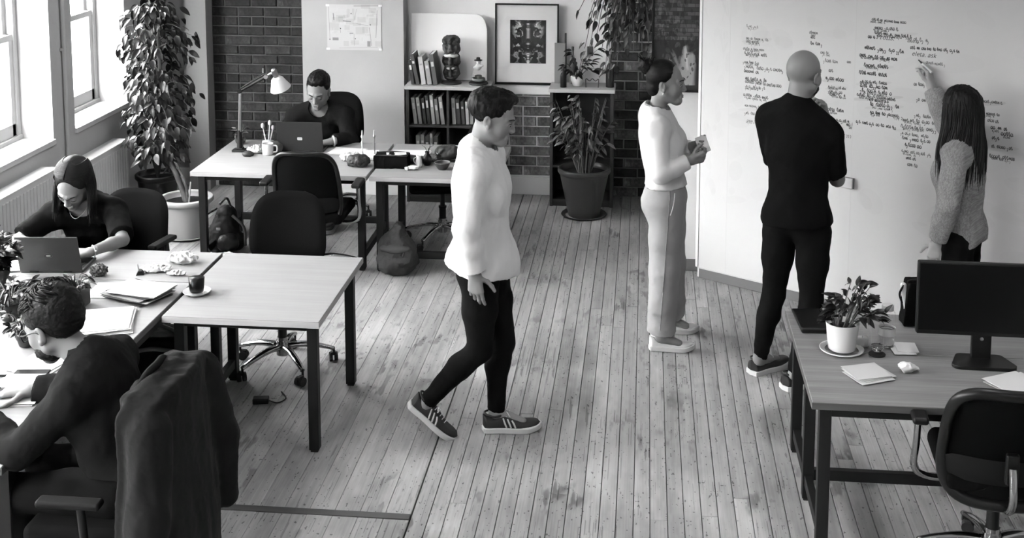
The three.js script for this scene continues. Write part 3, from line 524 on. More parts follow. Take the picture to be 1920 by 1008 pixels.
// hand: w wrist, d towards the fingers, n back of the hand, t towards the thumb; curls: bend of the three joints for each finger
function handPrims(w, d, n, tHint, curls, s = 1, thumb = [.5, .8, -.25]) {
  d = vec(d).normalize(); n = vec(n); n.addScaledVector(d, -n.dot(d)).normalize(); let t = d.clone().cross(n); if (t.dot(vec(tHint)) < 0) t.negate(); w = vec(w);
  const at = (a, b, c) => w.clone().addScaledVector(d, a * s).addScaledVector(t, b * s).addScaledVector(n, c * s), out = [], palm = [];
  const K = [[.09, .029, 0, [.043, .025, .021], .0092], [.094, .010, .003, [.047, .029, .022], .0094], [.089, -.009, .001, [.043, .027, .022], .009], [.08, -.027, -.003, [.034, .020, .019], .0078]];
  K.forEach(([a, b, c, L, r], i) => {
    const k = at(a, b, c); palm.push(cone(at(.006, b * .55, 0), k, .0155 * s, .0125 * s)); let q = k, ang = 0; const segs = [];
    for (let j = 0; j < 3; j++) { ang += curls[i][j]; const sp = b * 1.2; const e = q.clone().addScaledVector(d, Math.cos(ang) * L[j] * s).addScaledVector(n, -Math.sin(ang) * L[j] * s).addScaledVector(t, sp * L[j] * s * (1 - Math.min(1, Math.abs(ang) * .6)) * 2.2); segs.push(cone(q, e, (r - j * .0006) * s, (r - j * .0006 - .0007) * s)); q = e; }
    out.push(group(segs, .004));
  });
  palm.push(cone(at(.012, .014, -.006), at(.05, .02, -.008), .016 * s, .013 * s), cone(at(.015, -.014, -.006), at(.06, -.02, -.006), .015 * s, .012 * s));
  const th = [], [td, tt, tn] = thumb; let q = at(.022, .022, -.004); const u = V(0, 0, 0).addScaledVector(d, td).addScaledVector(t, tt).addScaledVector(n, tn).normalize(), u2 = u.clone().addScaledVector(d, .55).normalize(), u3 = u2.clone().addScaledVector(d, .45).normalize();
  for (const [v, L, r0, r1] of [[u, .043, .0145, .0115], [u2, .033, .0112, .01], [u3, .027, .01, .0082]]) { const e = q.clone().addScaledVector(v, L * s); th.push(cone(q, e, r0 * s, r1 * s)); q = e; }
  out.push(group(th, .006));
  const P = group(palm, .012); return (x, y, z) => { let m = P(x, y, z); if (m > .2) return m - .1; for (const f of out) m = smin(m, f(x, y, z), .005); return m; };
}
const CURL = { type: [[.35, .5, .3], [.4, .55, .3], [.42, .55, .3], [.45, .5, .3]], relax: [[.25, .35, .2], [.35, .45, .25], [.42, .5, .3], [.5, .5, .3]], grip: [[.8, 1.0, .5], [.9, 1.1, .6], [1.0, 1.1, .6], [1.05, 1.1, .6]], fist: [[1.1, 1.3, .8], [1.2, 1.4, .8], [1.2, 1.4, .8], [1.2, 1.4, .8]], pen: [[.6, .7, .4], [.8, .9, .5], [1.2, 1.2, .7], [1.3, 1.2, .7]] };

const MS = {
  skin: mat(.26, .5, 0, { sheen: .15, sheenRoughness: .5 }), skinPale: mat(.44, .5), skinDark: mat(.24, .5),
  hair: mat(.005, .5, 0, { specularIntensity: .35 }), hairBrown: mat(.010, .5, 0, { specularIntensity: .4 }), hairTips: mat(.03, .5, 0, { specularIntensity: .4 }), hairSoft: mat(.02, .55), eye: mat(.6, .25), iris: mat(.015, .15), lip: mat(.2, .5), brow: mat(.014, .7),
  black: mat(.004, .9, 0, { specularIntensity: .15, bumpMap: T.knit, bumpScale: .0004 }), blackKnit: mat(.014, .92, 0, { specularIntensity: .15, bumpMap: T.knit, bumpScale: .0006 }), charcoal: mat(.009, .9, 0, { specularIntensity: .15, bumpMap: T.knit, bumpScale: .0006 }), jeans: mat(.0045, .85, 0, { specularIntensity: .15, bumpMap: T.weave, bumpScale: .0004 }), jeansWarm: mat(.011, .85, 0, { specularIntensity: .15, bumpMap: T.weave, bumpScale: .0004 }),
  whiteShirt: mat(.80, .85), whiteKnit: mat(.78, .9, 0, { bumpMap: T.knit, bumpScale: .0012 }), trouser: mat(.33, .85, 0, { bumpMap: T.weave, bumpScale: .0004 }),
  greyKnit: mat(.48, .95, 0, { map: T.knitTone, bumpMap: T.knit, bumpScale: .001 }),
  shoeWhite: mat(.7, .5), shoeDark: mat(.013, .55), sole: mat(.68, .55), soleGrey: mat(.42, .6), lace: mat(.75, .7), sock: mat(.02, .9),
};
function basePart(name, g, m, t) { const h = (Array.isArray(g) ? merge(g) : g).clone(); h.translate(-t.position.x, -t.position.y, -t.position.z); return part(name, h, m, t); }

// face pieces laid on the head: eyes, brows; c, F as for the head
function face(t, c, F, o = {}) {
  const k = o.s ?? 1, p = (a, b, d) => off(c, F, a * k, b * k, d * k);
  for (const s of [-1, 1]) {
    if (!o.closed) {
      const e = basePart('eye', moved(new THREE.SphereGeometry(.0118, 16, 12), ...p(s * .032, -.004, .0805).toArray()), MS.eye, t);
      const g = new THREE.SphereGeometry(.0062, 12, 8); g.scale(1, 1, .5); const q = new THREE.Quaternion().setFromRotationMatrix(new THREE.Matrix4().makeBasis(F.l, F.u, F.f)); g.applyQuaternion(q); g.translate(...p(s * .0315, -.007, .0905).toArray()); const ir = basePart('iris', g, MS.iris, t); t.remove(ir); e.add(ir);
    }
    const lid = o.closed ? -.011 : .003;
    basePart('eyelashes', limb([p(s * .020, lid - .003, .0895), p(s * .028, lid, .0935), p(s * .037, lid - .001, .0905), p(s * .046, lid - .005, .082)], [.0012, .0022, .0022, .0012], 10, 6), MS.brow, t);
    basePart('eyebrow', limb([p(s * .013, .020, .1), p(s * .026, .0235, .0985), p(s * .040, .022, .088), p(s * .05, .015, .073)], [.0028, .0042, .0034, .0015], 12, 6), o.hair ?? MS.brow, t);
  }
  if (o.lips) basePart('lips', [limb([p(-.021, -.0712, .0905), p(-.009, -.0672, .0965), p(0, -.0685, .0975), p(.009, -.0672, .0965), p(.021, -.0712, .0905)], [.001, .0038, .0034, .0038, .001], 16, 6), limb([p(-.019, -.0725, .0905), p(0, -.0775, .0965), p(.019, -.0725, .0905)], [.001, .005, .001], 14, 6)].reduce((a, b) => merge([a, b])), MS.lip, t);
  else basePart('mouth', limb([p(-.022, -.0715, .0895), p(0, -.071, .096), p(.022, -.0715, .0895)], [.001, .0016, .001], 12, 6), MS.lip, t);
}
// a shoe: heel point on the ground, forward direction, length; returns the upper with its sole, laces and stripes
function shoe(t, heel, dir, o = {}) {
  const L = o.len ?? .285, W = o.w ?? .1, H = o.h ?? .088, up = vec(o.up ?? [0, 1, 0]).normalize(), f = vec(dir); f.addScaledVector(up, -f.dot(up)).normalize(); const l = up.clone().cross(f), B = new THREE.Matrix4().makeBasis(l, up, f); B.setPosition(...heel.map ? heel : heel.toArray());
  const w = u => W / 2 * (u < .12 ? .72 + .1 * Math.sqrt(u / .12) * 1.2 : u < .7 ? .84 + .16 * sm(.2, .68, u) - .06 * sm(.1, .35, u) * (1 - sm(.35, .6, u)) : Math.sqrt(Math.max(0, 1 - ((u - .7) / .3) ** 2)) * .98 + .02), endw = u => u < .06 ? Math.sqrt(Math.max(0, 1 - ((.06 - u) / .06) ** 2)) : 1;
  const out = []; for (let i = 0; i <= 30; i++) { const u = i / 30; out.push([w(u) * endw(u) * 1.05, u * L]); } for (let i = 29; i >= 1; i--) { const u = i / 30; out.push([-w(u) * endw(u) * 1.05, u * L]); }
  const sole = extrude(out, .02, .004, 2); sole.rotateX(-Math.PI / 2); sole.scale(1, 1, -1); { const ix = sole.index; sole.translate(0, .004, 0); const q = sole.toNonIndexed ? sole : sole; const p = q.attributes.position; for (let i = 0; i < p.count; i += 3) { const a = [p.getX(i), p.getY(i), p.getZ(i)], b = [p.getX(i + 1), p.getY(i + 1), p.getZ(i + 1)]; p.setXYZ(i, ...b); p.setXYZ(i + 1, ...a); } for (let i = 0; i < p.count; i++) { const u = p.getZ(i) / L; p.setY(i, p.getY(i) + .012 * sm(.75, 1, u) * (o.toe ?? 1)); } q.computeVertexNormals(); }
  const nu = 28, nv = 16, pos = [], idx = [], hgt = u => u < .34 ? H - .012 * Math.sin(u / .34 * Math.PI) : u < .72 ? H + (.052 - H) * sm(.34, .74, u) : .052 * Math.pow(Math.max(0, 1 - ((u - .72) / .285) ** 2), .5) * .55 + .052 * .45;
  for (let i = 0; i <= nu; i++) { const u = i / nu; for (let j = 0; j <= nv; j++) { const a = j / nv * Math.PI, c = Math.cos(a), s = Math.sin(a), e = .62, x = Math.sign(c) * Math.abs(c) ** e * w(u) * endw(u) * .97 * (1 - .28 * s * s * (u < .36 ? 1 : 1 - sm(.36, .8, u) * .6)), y = .018 + (hgt(u) - .018) * Math.pow(s, e) + .012 * sm(.75, 1, u); pos.push(x, y, (.004 + u * .985) * L); } }
  for (let i = 0; i < nu; i++) for (let j = 0; j < nv; j++) { const a = i * (nv + 1) + j, b = a + nv + 1; idx.push(a, a + 1, b, b, a + 1, b + 1); }
  const up_ = new THREE.BufferGeometry(); up_.setAttribute('position', new THREE.Float32BufferAttribute(pos, 3)); up_.setIndex(idx); up_.computeVertexNormals();
  const s = basePart('shoe', clean(up_).applyMatrix4(B), o.mat ?? MS.shoeWhite, t);
  const add = (n, g, m) => { const q = basePart(n, clean(Array.isArray(g) ? merge(g) : g).applyMatrix4(B), m, t); t.remove(q); s.add(q); return q; };
  add('sole', sole, o.sole ?? MS.sole);
  const lc = []; for (let k = 0; k < 5; k++) { const u = .40 + k * .065, y = hgt(u) + .003, x = .017 - k * .0012; lc.push(tube([[-x * 1.5, y - .010, u * L], [-x * .6, y, (u + .012) * L], [x * .6, y + .001, (u + .02) * L], [x * 1.5, y - .010, (u + .03) * L]], .0026, 8, 5)); }
  for (const q of [-1, 1]) lc.push(tube([[0, hgt(.4) + .006, .40 * L], [q * .022, hgt(.38) + .016, .42 * L], [q * .042, hgt(.4) + .004, .46 * L], [q * .03, hgt(.45), .47 * L], [q * .004, hgt(.42) + .006, .41 * L]], .0022, 12, 5));
  add('lace', lc, o.lace ?? MS.lace);
  if (o.stripes) for (const q of [-1, 1]) for (let k = 0; k < 3; k++) { const u = .36 + k * .075; add('stripe', limb([[q * w(u) * .99, .03, (u + .05) * L], [q * w(u) * .93, .052, (u + .02) * L], [q * w(u) * .70, hgt(u) * .86, (u - .01) * L]], [.005, .005, .004], 8, 6, 1), MS.sole); }
  const col = []; for (let k = 0; k <= 14; k++) { const a = k / 14 * Math.PI * 2; col.push(V(Math.cos(a) * W * .34, H - .002 + .008 * Math.max(0, -Math.sin(a)), (.19 + .155 * Math.sin(a)) * L)); }
  add('collar', tube(col.slice(0, 14), .0055, 40, 6, true), o.mat ?? MS.shoeWhite);
  return s;
}
// everything of one figure; S: description
function person(S) {
  const J = Object.fromEntries(Object.entries(S.J).map(([k, v]) => [k, vec(v)])), t = thing('person', S.label, 'person', [J.base.x, 0, J.base.z]);
  const F = frameU(J.neck.clone().sub(J.pelvis), V(...S.facing)), HF = frame(V(...S.look), V(...(S.headUp ?? [0, 1, 0]))), woman = !!S.woman, w = S.w ?? (woman ? .9 : 1), sc = S.scale ?? 1;
  const legs = S.legs !== false, legF = frame(V(...S.facing));
  const neckTop = off(J.head, HF, 0, -.075, -.03), neck = [cone(off(J.neck, F, 0, -.03, -.008), neckTop, (woman ? .051 : .061) * (S.neckW ?? 1), (woman ? .047 : .057) * (S.neckW ?? 1))];
  // skin: coarse body, fine head, fine hands, overlapping where they join
  const arms = [['shL', 'elL', 'wrL'], ['shR', 'elR', 'wrR']].filter(a => J[a[2]]);
  const torso = group([...torsoPrims(J, F, woman, -.004, sc, S.top.hip ?? 1), ...neck], .045), armG = arms.map(a => group(armPrims(J[a[0]], J[a[1]], J[a[2]], 0, w), .015));
  const legG = legs ? [['hipL', 'knL', 'anL'], ['hipR', 'knR', 'anR']].map(a => group(legPrims(J[a[0]], J[a[1]], J[a[2]], 0, legF, w), .02)) : [];
  const feet = legs ? [['anL', 'toL'], ['anR', 'toR']].filter(a => J[a[1]]).map(a => cone(J[a[0]], J[a[1]], .034, .022)) : [];
  const bodyF = (x, y, z) => { let d = torso(x, y, z); for (const g of armG) d = smin(d, g(x, y, z), .02); for (const g of legG) d = smin(d, g(x, y, z), .03); for (const g of feet) d = smin(d, g(x, y, z), .02); return d; };
  const headCut = plane(off(J.neck, F, 0, .02, 0), neckTop.clone().sub(J.neck)), pts = Object.entries(J).filter(([k]) => !['base', 'head'].includes(k)).map(e => e[1]); pts.push(neckTop);
  const pieces = [];
  { const [lo, hi] = bounds(pts, .2); pieces.push(surfaceNets((x, y, z) => smax(bodyF(x, y, z), headCut(x, y, z) - .03, .003), lo, hi, .0125)); }
  const hs = S.headScale ?? 1; let headFn = headField(V(0, 0, 0), HF, woman, []);
  const neckLocal = cone(off(J.neck, F, 0, -.03, -.008).sub(J.head).divideScalar(hs), neckTop.clone().sub(J.head).divideScalar(hs), (woman ? .051 : .061) * (S.neckW ?? 1) / hs, (woman ? .047 : .057) * (S.neckW ?? 1) / hs);
  headFn = headField(V(0, 0, 0), HF, woman, [neckLocal]); const hx = J.head;
  const headW = (x, y, z) => hs * headFn((x - hx.x) / hs, (y - hx.y) / hs, (z - hx.z) / hs);
  { const [lo, hi] = bounds([off(hx, HF, 0, -.02, 0), J.neck], .155 * hs); pieces.push(surfaceNets((x, y, z) => smax(headW(x, y, z), -headCut(x, y, z), .003), lo, hi, S.headCell ?? .0045)); }
  for (const h of S.hands ?? []) { const c = vec(h.w), d = vec(h.d).normalize(), fn = handPrims(h.w, h.d, h.n, h.t, h.curl ?? CURL.relax, h.s ?? (woman ? .92 : 1), h.thumb), st = cone(c.clone().addScaledVector(d, -.05), c.clone().addScaledVector(d, .008), .028 * w, .024 * w), cut = plane(c.clone().addScaledVector(d, -.035), d.clone().negate()); const [lo, hi] = bounds([c, c.clone().addScaledVector(d, .1)], .13); pieces.push(surfaceNets((x, y, z) => smax(smin(fn(x, y, z), st(x, y, z), .02), cut(x, y, z), .002), lo, hi, S.handCell ?? .0038)); }
  basePart('body', merge(pieces), S.skin ?? MS.skin, t).userData.label = 'bare skin of face, neck and hands';
  // top garment
  const cl = S.top, to = cl.off ?? .014, fseed = S.seed ?? 1;
  const tTorso = group(torsoPrims(J, F, woman, to, sc, cl.hip ?? 1), cl.k ?? .06), sl = arms.map(a => { const e = cl.sleeve ?? 1.95, el = J[a[1]], wr = J[a[2]], sh = J[a[0]], ex = (cl.armOff ?? to), endP = e < 1 ? mix(sh, el, e) : mix(el, wr, Math.min(1, e - 1)), dir = e < 1 ? el.clone().sub(sh) : wr.clone().sub(el); const g = group([cone(mix(J.neck, sh, .6), sh, .06 * w + ex, .056 * w + ex), cone(sh, el, .054 * w + ex, .044 * w + ex), ...(e >= 1 ? [cone(el, mix(el, wr, .4), .044 * w + ex, .042 * w + ex), cone(mix(el, wr, .4), wr, .042 * w + ex, .030 * w + ex)] : [])], .02), cp = plane(endP, dir); return (x, y, z) => smax(g(x, y, z), Math.max(cp(x, y, z), -.2), .004); });
  const hemY = cl.hem, hemTilt = vec(cl.hemN ?? [0, -1, 0]), hemP = plane([J.pelvis.x, hemY, J.pelvis.z], hemTilt), neckCut = ball(off(J.neck, F, 0, .045, cl.neckF ?? .03), cl.neckR ?? .075), flare = cl.skirt ? group([cone(off(J.pelvis, F, 0, .12, 0), [J.pelvis.x, hemY - .03, J.pelvis.z], .10, .12)], .03) : null;
  const skirtE = cl.skirt ? ellip([J.pelvis.x, (J.pelvis.y + hemY) / 2, J.pelvis.z], [cl.skirt[0], (J.pelvis.y - hemY) / 2 + .16, cl.skirt[1]], legF) : null;
  const topF = (x, y, z) => {
    let d = tTorso(x, y, z); if (skirtE) d = smin(d, skirtE(x, y, z), .06);
    const n = (cl.fold ?? .008) * fold3(x * 9, y * (cl.foldY ?? 6), z * 9, fseed) + (cl.fine ?? .0035) * fold3(x * 26, y * 20, z * 26, fseed + 9);
    d = smax(d, hemP(x, y, z), .006); for (const s of sl) d = smin(d, s(x, y, z), cl.join ?? .022); d += n; return smax(d, -neckCut(x, y, z), .006);
  };
  { const P = [J.pelvis, J.neck, ...arms.flatMap(a => [J[a[0]], J[a[1]], J[a[2]]]), V(J.pelvis.x, hemY, J.pelvis.z)], [lo, hi] = bounds(P, .23); basePart(cl.name, surfaceNets(topF, lo, hi, cl.cell ?? .0095, 6), cl.mat, t).userData.label = cl.label; }
  // trousers
  let pantsF = null;
  if (S.pants) {
    const p = S.pants, po = p.off ?? .012, pel = group(torsoPrims(J, F, woman, po - .004, sc, S.top.hip ?? 1).filter((_, i) => [0, 1, 6, 7].includes(i)), .05), G = [['hipL', 'knL', 'anL'], ['hipR', 'knR', 'anR']].map(a => { const h = J[a[0]], k = J[a[1]], n = J[a[2]]; return p.wide ? group([cone(h, mix(h, k, .5), .098 * w + po, .088 * w + po), cone(mix(h, k, .5), k, .088 * w + po, p.wide[0]), cone(k, n, p.wide[0], p.wide[1])], .03) : group(legPrims(h, k, n, po, legF, w), .025); });
    const waist = plane([J.pelvis.x, p.waist, J.pelvis.z], [0, 1, 0]), cuffs = [['knL', 'anL'], ['knR', 'anR']].map(a => plane(mix(J[a[0]], J[a[1]], p.cuff ?? .93), J[a[1]].clone().sub(J[a[0]])));
    const fn = (x, y, z) => { let d = pel(x, y, z); const a = smax(G[0](x, y, z), cuffs[0](x, y, z), .004), b = smax(G[1](x, y, z), cuffs[1](x, y, z), .004); d = smin(d, smin(a, b, p.k ?? .012), .04); const low = 1 + 1.6 * sm(.45, .1, y); d += (p.fold ?? .006) * low * fold3(x * 8, y * 13, z * 8, fseed + 20) * .8 + .002 * fold3(x * 30, y * 30, z * 30, fseed + 30); return smax(d, waist(x, y, z), .006); };
    pantsF = fn; const [lo, hi] = bounds([J.pelvis, J.hipL, J.hipR, J.knL, J.knR, J.anL, J.anR], .2); basePart('trousers', surfaceNets(fn, lo, hi, .0095, 6), p.mat, t).userData.label = p.label;
  }
  face(t, hx, HF, S.face ?? {});
  return { t, J, F, HF, headW, pantsF };
}
// hair as a field around the head: list of added fields, list of removed ones
function hairPiece(t, name, add, sub, lo, hi, cell, m, amp = .006, fr = [40, 14, 40], seed = 1, k = .02) {
  const fn = (x, y, z) => { let d = add[0](x, y, z); for (let i = 1; i < add.length; i++) d = smin(d, add[i](x, y, z), k); if (Math.abs(d) < .05) d += amp * (fold3(x * fr[0], y * fr[1], z * fr[2], seed)); for (const s of sub) d = smax(d, -s(x, y, z), .006); return d; };
  return basePart(name, surfaceNets(fn, lo, hi, cell, 8), m, t);
}
// locks of hair: each path is a list of points in the head frame; joined into one mesh
function locks(t, name, m, paths, r0 = .009, r1 = .003, seg = 12) { return basePart(name, merge(paths.map(p => limb(p, [r0 * .6, r0, r0 * .9, r1], seg, 6, .7))), m, t); }
const headP = (c, F) => (a, b, d) => off(c, F, a, b, d);

// 1. the walking man
{
  const look = [1, -.3, .06], head = [-.742, 1.640, -6.17];
  const q = person({
    label: 'man walking across the floor in a loose white shirt and dark trousers', facing: [1, 0, 0], look, neckW: .95, headScale: 1.06, seed: 11,
    J: { base: [-.78, 0, -6.17], head, neck: [-.812, 1.455, -6.17], pelvis: [-.80, .90, -6.16], shR: [-.815, 1.40, -5.99], elR: [-.85, 1.14, -5.94], wrR: [-.812, .905, -5.97], shL: [-.79, 1.40, -6.35], elL: [-.83, 1.13, -6.41], wrL: [-.76, .90, -6.38], hipR: [-.80, .85, -6.08], knR: [-.805, .47, -6.09], anR: [-1.085, .165, -6.10], toR: [-1.03, .06, -6.1], hipL: [-.775, .85, -6.25], knL: [-.705, .46, -6.23], anL: [-.737, .085, -6.21], toL: [-.6, .045, -6.21] },
    hands: [{ w: [-.812, .905, -5.97], d: [.05, -1, .02], n: [-.1, .1, 1], t: [1, 0, 0], curl: CURL.relax }, { w: [-.76, .90, -6.38], d: [.12, -1, 0], n: [.1, 0, -1], t: [1, .2, 0], curl: CURL.relax }],
    top: { name: 'shirt', label: 'loose untucked white shirt', mat: MS.whiteShirt, off: .03, armOff: .022, hem: .872, hemN: [-.18, -1, 0], skirt: [.165, .19], sleeve: 1.93, fold: .016, fine: .004, neckR: .068, seed: 3 },
    pants: { mat: MS.jeans, label: 'slim dark trousers', waist: .98, cuff: .95, off: .006, fold: .006 },
    face: { s: 1.06 },
  });
  shoe(q.t, [-.805, .0, -6.19], [1, 0, -.14], { len: .30, w: .108, mat: MS.shoeDark, sole: MS.sole, stripes: true });
  shoe(q.t, [-1.175, .165, -6.10], [.72, -.60, 0], { len: .30, w: .108, mat: MS.shoeDark, sole: MS.sole, stripes: true, up: [.64, .77, 0], toe: .3 });
  const p = headP(vec(head), q.HF), E = (a, r) => ellip(p(...a), r, q.HF), [lo, hi] = bounds([vec(head)], .17);
  hairPiece(q.t, 'hair', [E([0, .05, -.034], [.094, .096, .114]), E([0, .115, .02], [.07, .034, .075])], [E([0, -.055, .105], [.1, .112, .08]), plane(p(0, -.055, 0), off(V(0, 0, 0), q.HF, 0, 1, .35)), E([.085, -.02, -.005], [.025, .03, .022]), E([-.085, -.02, -.005], [.025, .03, .022])], lo, hi, .006, MS.hair, .007, [60, 30, 60], 5);
}
// 2. the standing woman with the bun
{
  const look = [1, -.03, .10], head = [.122, 1.606, -7.36];
  const q = person({
    label: 'woman with a hair bun in a white sweater and light trousers holding a small phone', facing: [.96, 0, .2], look, woman: true, headScale: 1.04, seed: 21, skin: MS.skinDark,
    J: { base: [.13, 0, -7.38], head, neck: [.072, 1.42, -7.36], pelvis: [.135, .93, -7.37], shR: [.075, 1.365, -7.21], elR: [.100, 1.115, -7.15], wrR: [.262, 1.185, -7.20], shL: [.085, 1.365, -7.52], elL: [.15, 1.125, -7.56], wrL: [.285, 1.215, -7.42], hipR: [.13, .90, -7.285], knR: [.128, .50, -7.28], anR: [.115, .085, -7.32], toR: [.22, .05, -7.32], hipL: [.15, .90, -7.45], knL: [.165, .50, -7.48], anL: [.185, .085, -7.60], toL: [.27, .05, -7.6] },
    hands: [{ w: [.262, 1.185, -7.20], d: [.9, .22, -.32], n: [.25, -.25, .95], t: [.1, 1, .2], curl: CURL.grip, thumb: [.75, .65, -.4] }, { w: [.285, 1.215, -7.42], d: [.8, .10, .62], n: [.5, -.3, -.75], t: [0, 1, 0], curl: CURL.grip, thumb: [.75, .65, -.4] }],
    top: { name: 'sweater', label: 'white fine knit sweater', mat: MS.whiteKnit, off: .017, armOff: .014, hem: 1.0, sleeve: 1.92, fold: .013, fine: .002, neckR: .073, neckF: .012 },
    pants: { mat: MS.trouser, label: 'light wide straight trousers', waist: 1.03, cuff: .90, off: .014, wide: [.088, .082], fold: .008, k: .02 },
    face: { s: 1.04, lips: true, hair: MS.brow },
  });
  shoe(q.t, [.045, 0, -7.345], [1, 0, .02], { len: .265, w: .092, mat: MS.shoeWhite, sole: MS.sole, h: .085 });
  shoe(q.t, [.085, 0, -7.62], [1, 0, -.05], { len: .265, w: .092, mat: MS.shoeWhite, sole: MS.soleGrey, h: .085 });
  const p = headP(vec(head), q.HF), E = (a, r) => ellip(p(...a), r, q.HF), [lo, hi] = bounds([vec(head), p(0, .05, -.17)], .16);
  hairPiece(q.t, 'hair', [E([0, .044, -.024], [.087, .092, .096]), E([0, -.03, -.058], [.058, .06, .056])], [E([0, -.07, .115], [.105, .115, .078]), E([0, .012, .115], [.07, .085, .066]), plane(p(0, -.088, 0), off(V(0, 0, 0), q.HF, 0, 1, -.15)), E([.085, -.02, -.002], [.03, .032, .022]), E([-.085, -.02, -.002], [.03, .032, .022])], lo, hi, .005, MS.hair, .0025, [22, 60, 22], 7);
  const bn = basePart('hair_bun', surfaceNets((x, y, z) => ellip(p(0, .090, -.118), [.05, .05, .046], q.HF)(x, y, z) + .016 * fold3(x * 45, y * 45, z * 45, 9), ...bounds([p(0, .090, -.118)], .085), .005), MS.hair, q.t);
  const R = rng(77), wisps = []; for (let k = 0; k < 26; k++) { const a = R() * 6.28, b = R() * 3; const s = p(Math.cos(a) * .04, .090 + .04 * Math.sin(b), -.118 + Math.sin(a) * .035), e = p(Math.cos(a) * (.055 + R() * .02), .092 + .06 * Math.sin(b + .3), -.122 + Math.sin(a) * .06); wisps.push([s, mix(s, e, .5).add(V(0, .006, 0)), e]); }
  const wm = locks(q.t, 'loose_hair', MS.hair, wisps, .003, .001, 5); wm.userData.kind = 'stuff';
  const onCloth = (x, y, z) => { let k = z; for (let i = 0; i < 120 && q.pantsF(x, y, k) > .001; i++) k -= .003; return V(x, y, k + .0015); };
  const seam = []; for (let i = 0; i <= 22; i++) { const u = i / 22; seam.push(onCloth(.152 - .045 * u, 1.0 - .84 * u, -7.05)); } basePart('side_seam', tube(seam, .003, 60, 6), MS.greyKnit, q.t).userData.label = 'darker side seam';
  const pk = []; for (let i = 0; i <= 8; i++) { const u = i / 8; pk.push(onCloth(.155 + .045 * u - .02 * u * u, .865 + .12 * u, -7.05)); } basePart('pocket', tube(pk, .004, 20, 6), MS.whiteKnit, q.t);
  const ph = thing('phone', 'small pale phone held in both hands of the woman with the bun', 'phone', [.338, 1.255, -7.315], .3); part('body', moved(rbox(.066, .008, .125, .004), 0, 0, 0, .6, 0, .5), M.paper, ph); part('screen', moved(rbox(.06, .0012, .118, .0005, 0, -.0042, 0), 0, 0, 0, .6, 0, .5), M.screen, ph);
  for (const s of [-1, 1]) basePart('earring', moved(new THREE.SphereGeometry(.006, 12, 8), ...p(s * .09, -.052, -.004).toArray()), MS.shoeWhite, q.t);
}
// 3. the bald man at the whiteboard
{
  const look = [.62, -.10, -.78], head = [.858, 1.742, -6.96];
  const q = person({
    label: 'bald man in a black tee and black jeans facing the whiteboard, hand at his chin', facing: [.42, 0, -.9], look, headScale: 1.08, seed: 31, skin: MS.skinDark, neckW: 1.05,
    J: { base: [.82, 0, -6.95], head, neck: [.822, 1.56, -6.945], pelvis: [.843, .95, -6.95], shL: [.680, 1.485, -7.01], elL: [.735, 1.19, -7.10], wrL: [.955, 1.135, -7.22], shR: [.985, 1.435, -6.88], elR: [1.055, 1.155, -6.99], wrR: [1.0, 1.47, -7.12], hipL: [.757, .88, -6.99], knL: [.728, .50, -6.97], anL: [.665, .095, -7.03], toL: [.77, .05, -7.15], hipR: [.925, .88, -6.91], knR: [.92, .50, -6.88], anR: [.842, .095, -6.845], toR: [.9, .05, -6.9] },
    hands: [{ w: [1.0, 1.47, -7.12], d: [-.25, .92, .08], n: [.75, .1, -.5], t: [-.4, .2, -.9], curl: CURL.grip, thumb: [.8, .5, -.5] }, { w: [.955, 1.135, -7.22], d: [.95, .1, .25], n: [0, .3, -1], t: [0, 1, .2], curl: CURL.grip }],
    top: { name: 'tee_shirt', label: 'black half sleeve tee', mat: MS.black, off: .019, armOff: .02, hem: .925, hemN: [.05, -1, 0], skirt: [.185, .155], sleeve: .88, fold: .012, fine: .003, neckR: .07, neckF: .02 },
    pants: { mat: MS.jeans, label: 'slim black jeans', waist: .99, cuff: .97, off: .006, fold: .007 },
    face: { s: 1.08 },
  });
  shoe(q.t, [.615, 0, -7.025], [.76, 0, -.62], { len: .295, w: .105, mat: MS.shoeDark, sole: MS.sole });
  shoe(q.t, [.775, 0, -6.84], [.85, 0, -.5], { len: .295, w: .105, mat: MS.shoeDark, sole: MS.sole });
  const p = headP(vec(head), q.HF), E = (a, r) => ellip(p(...a), r, q.HF), [lo, hi] = bounds([p(0, -.07, .03)], .11);
  hairPiece(q.t, 'beard', [E([0, -.075, .042], [.064, .050, .060])], [E([0, -.0, .06], [.085, .056, .09]), plane(p(0, -.115, 0), off(V(0, 0, 0), q.HF, 0, 1, 0)), E([0, -.071, .115], [.024, .010, .03])], lo, hi, .0045, MS.hairBrown, .004, [90, 90, 90], 8);
}
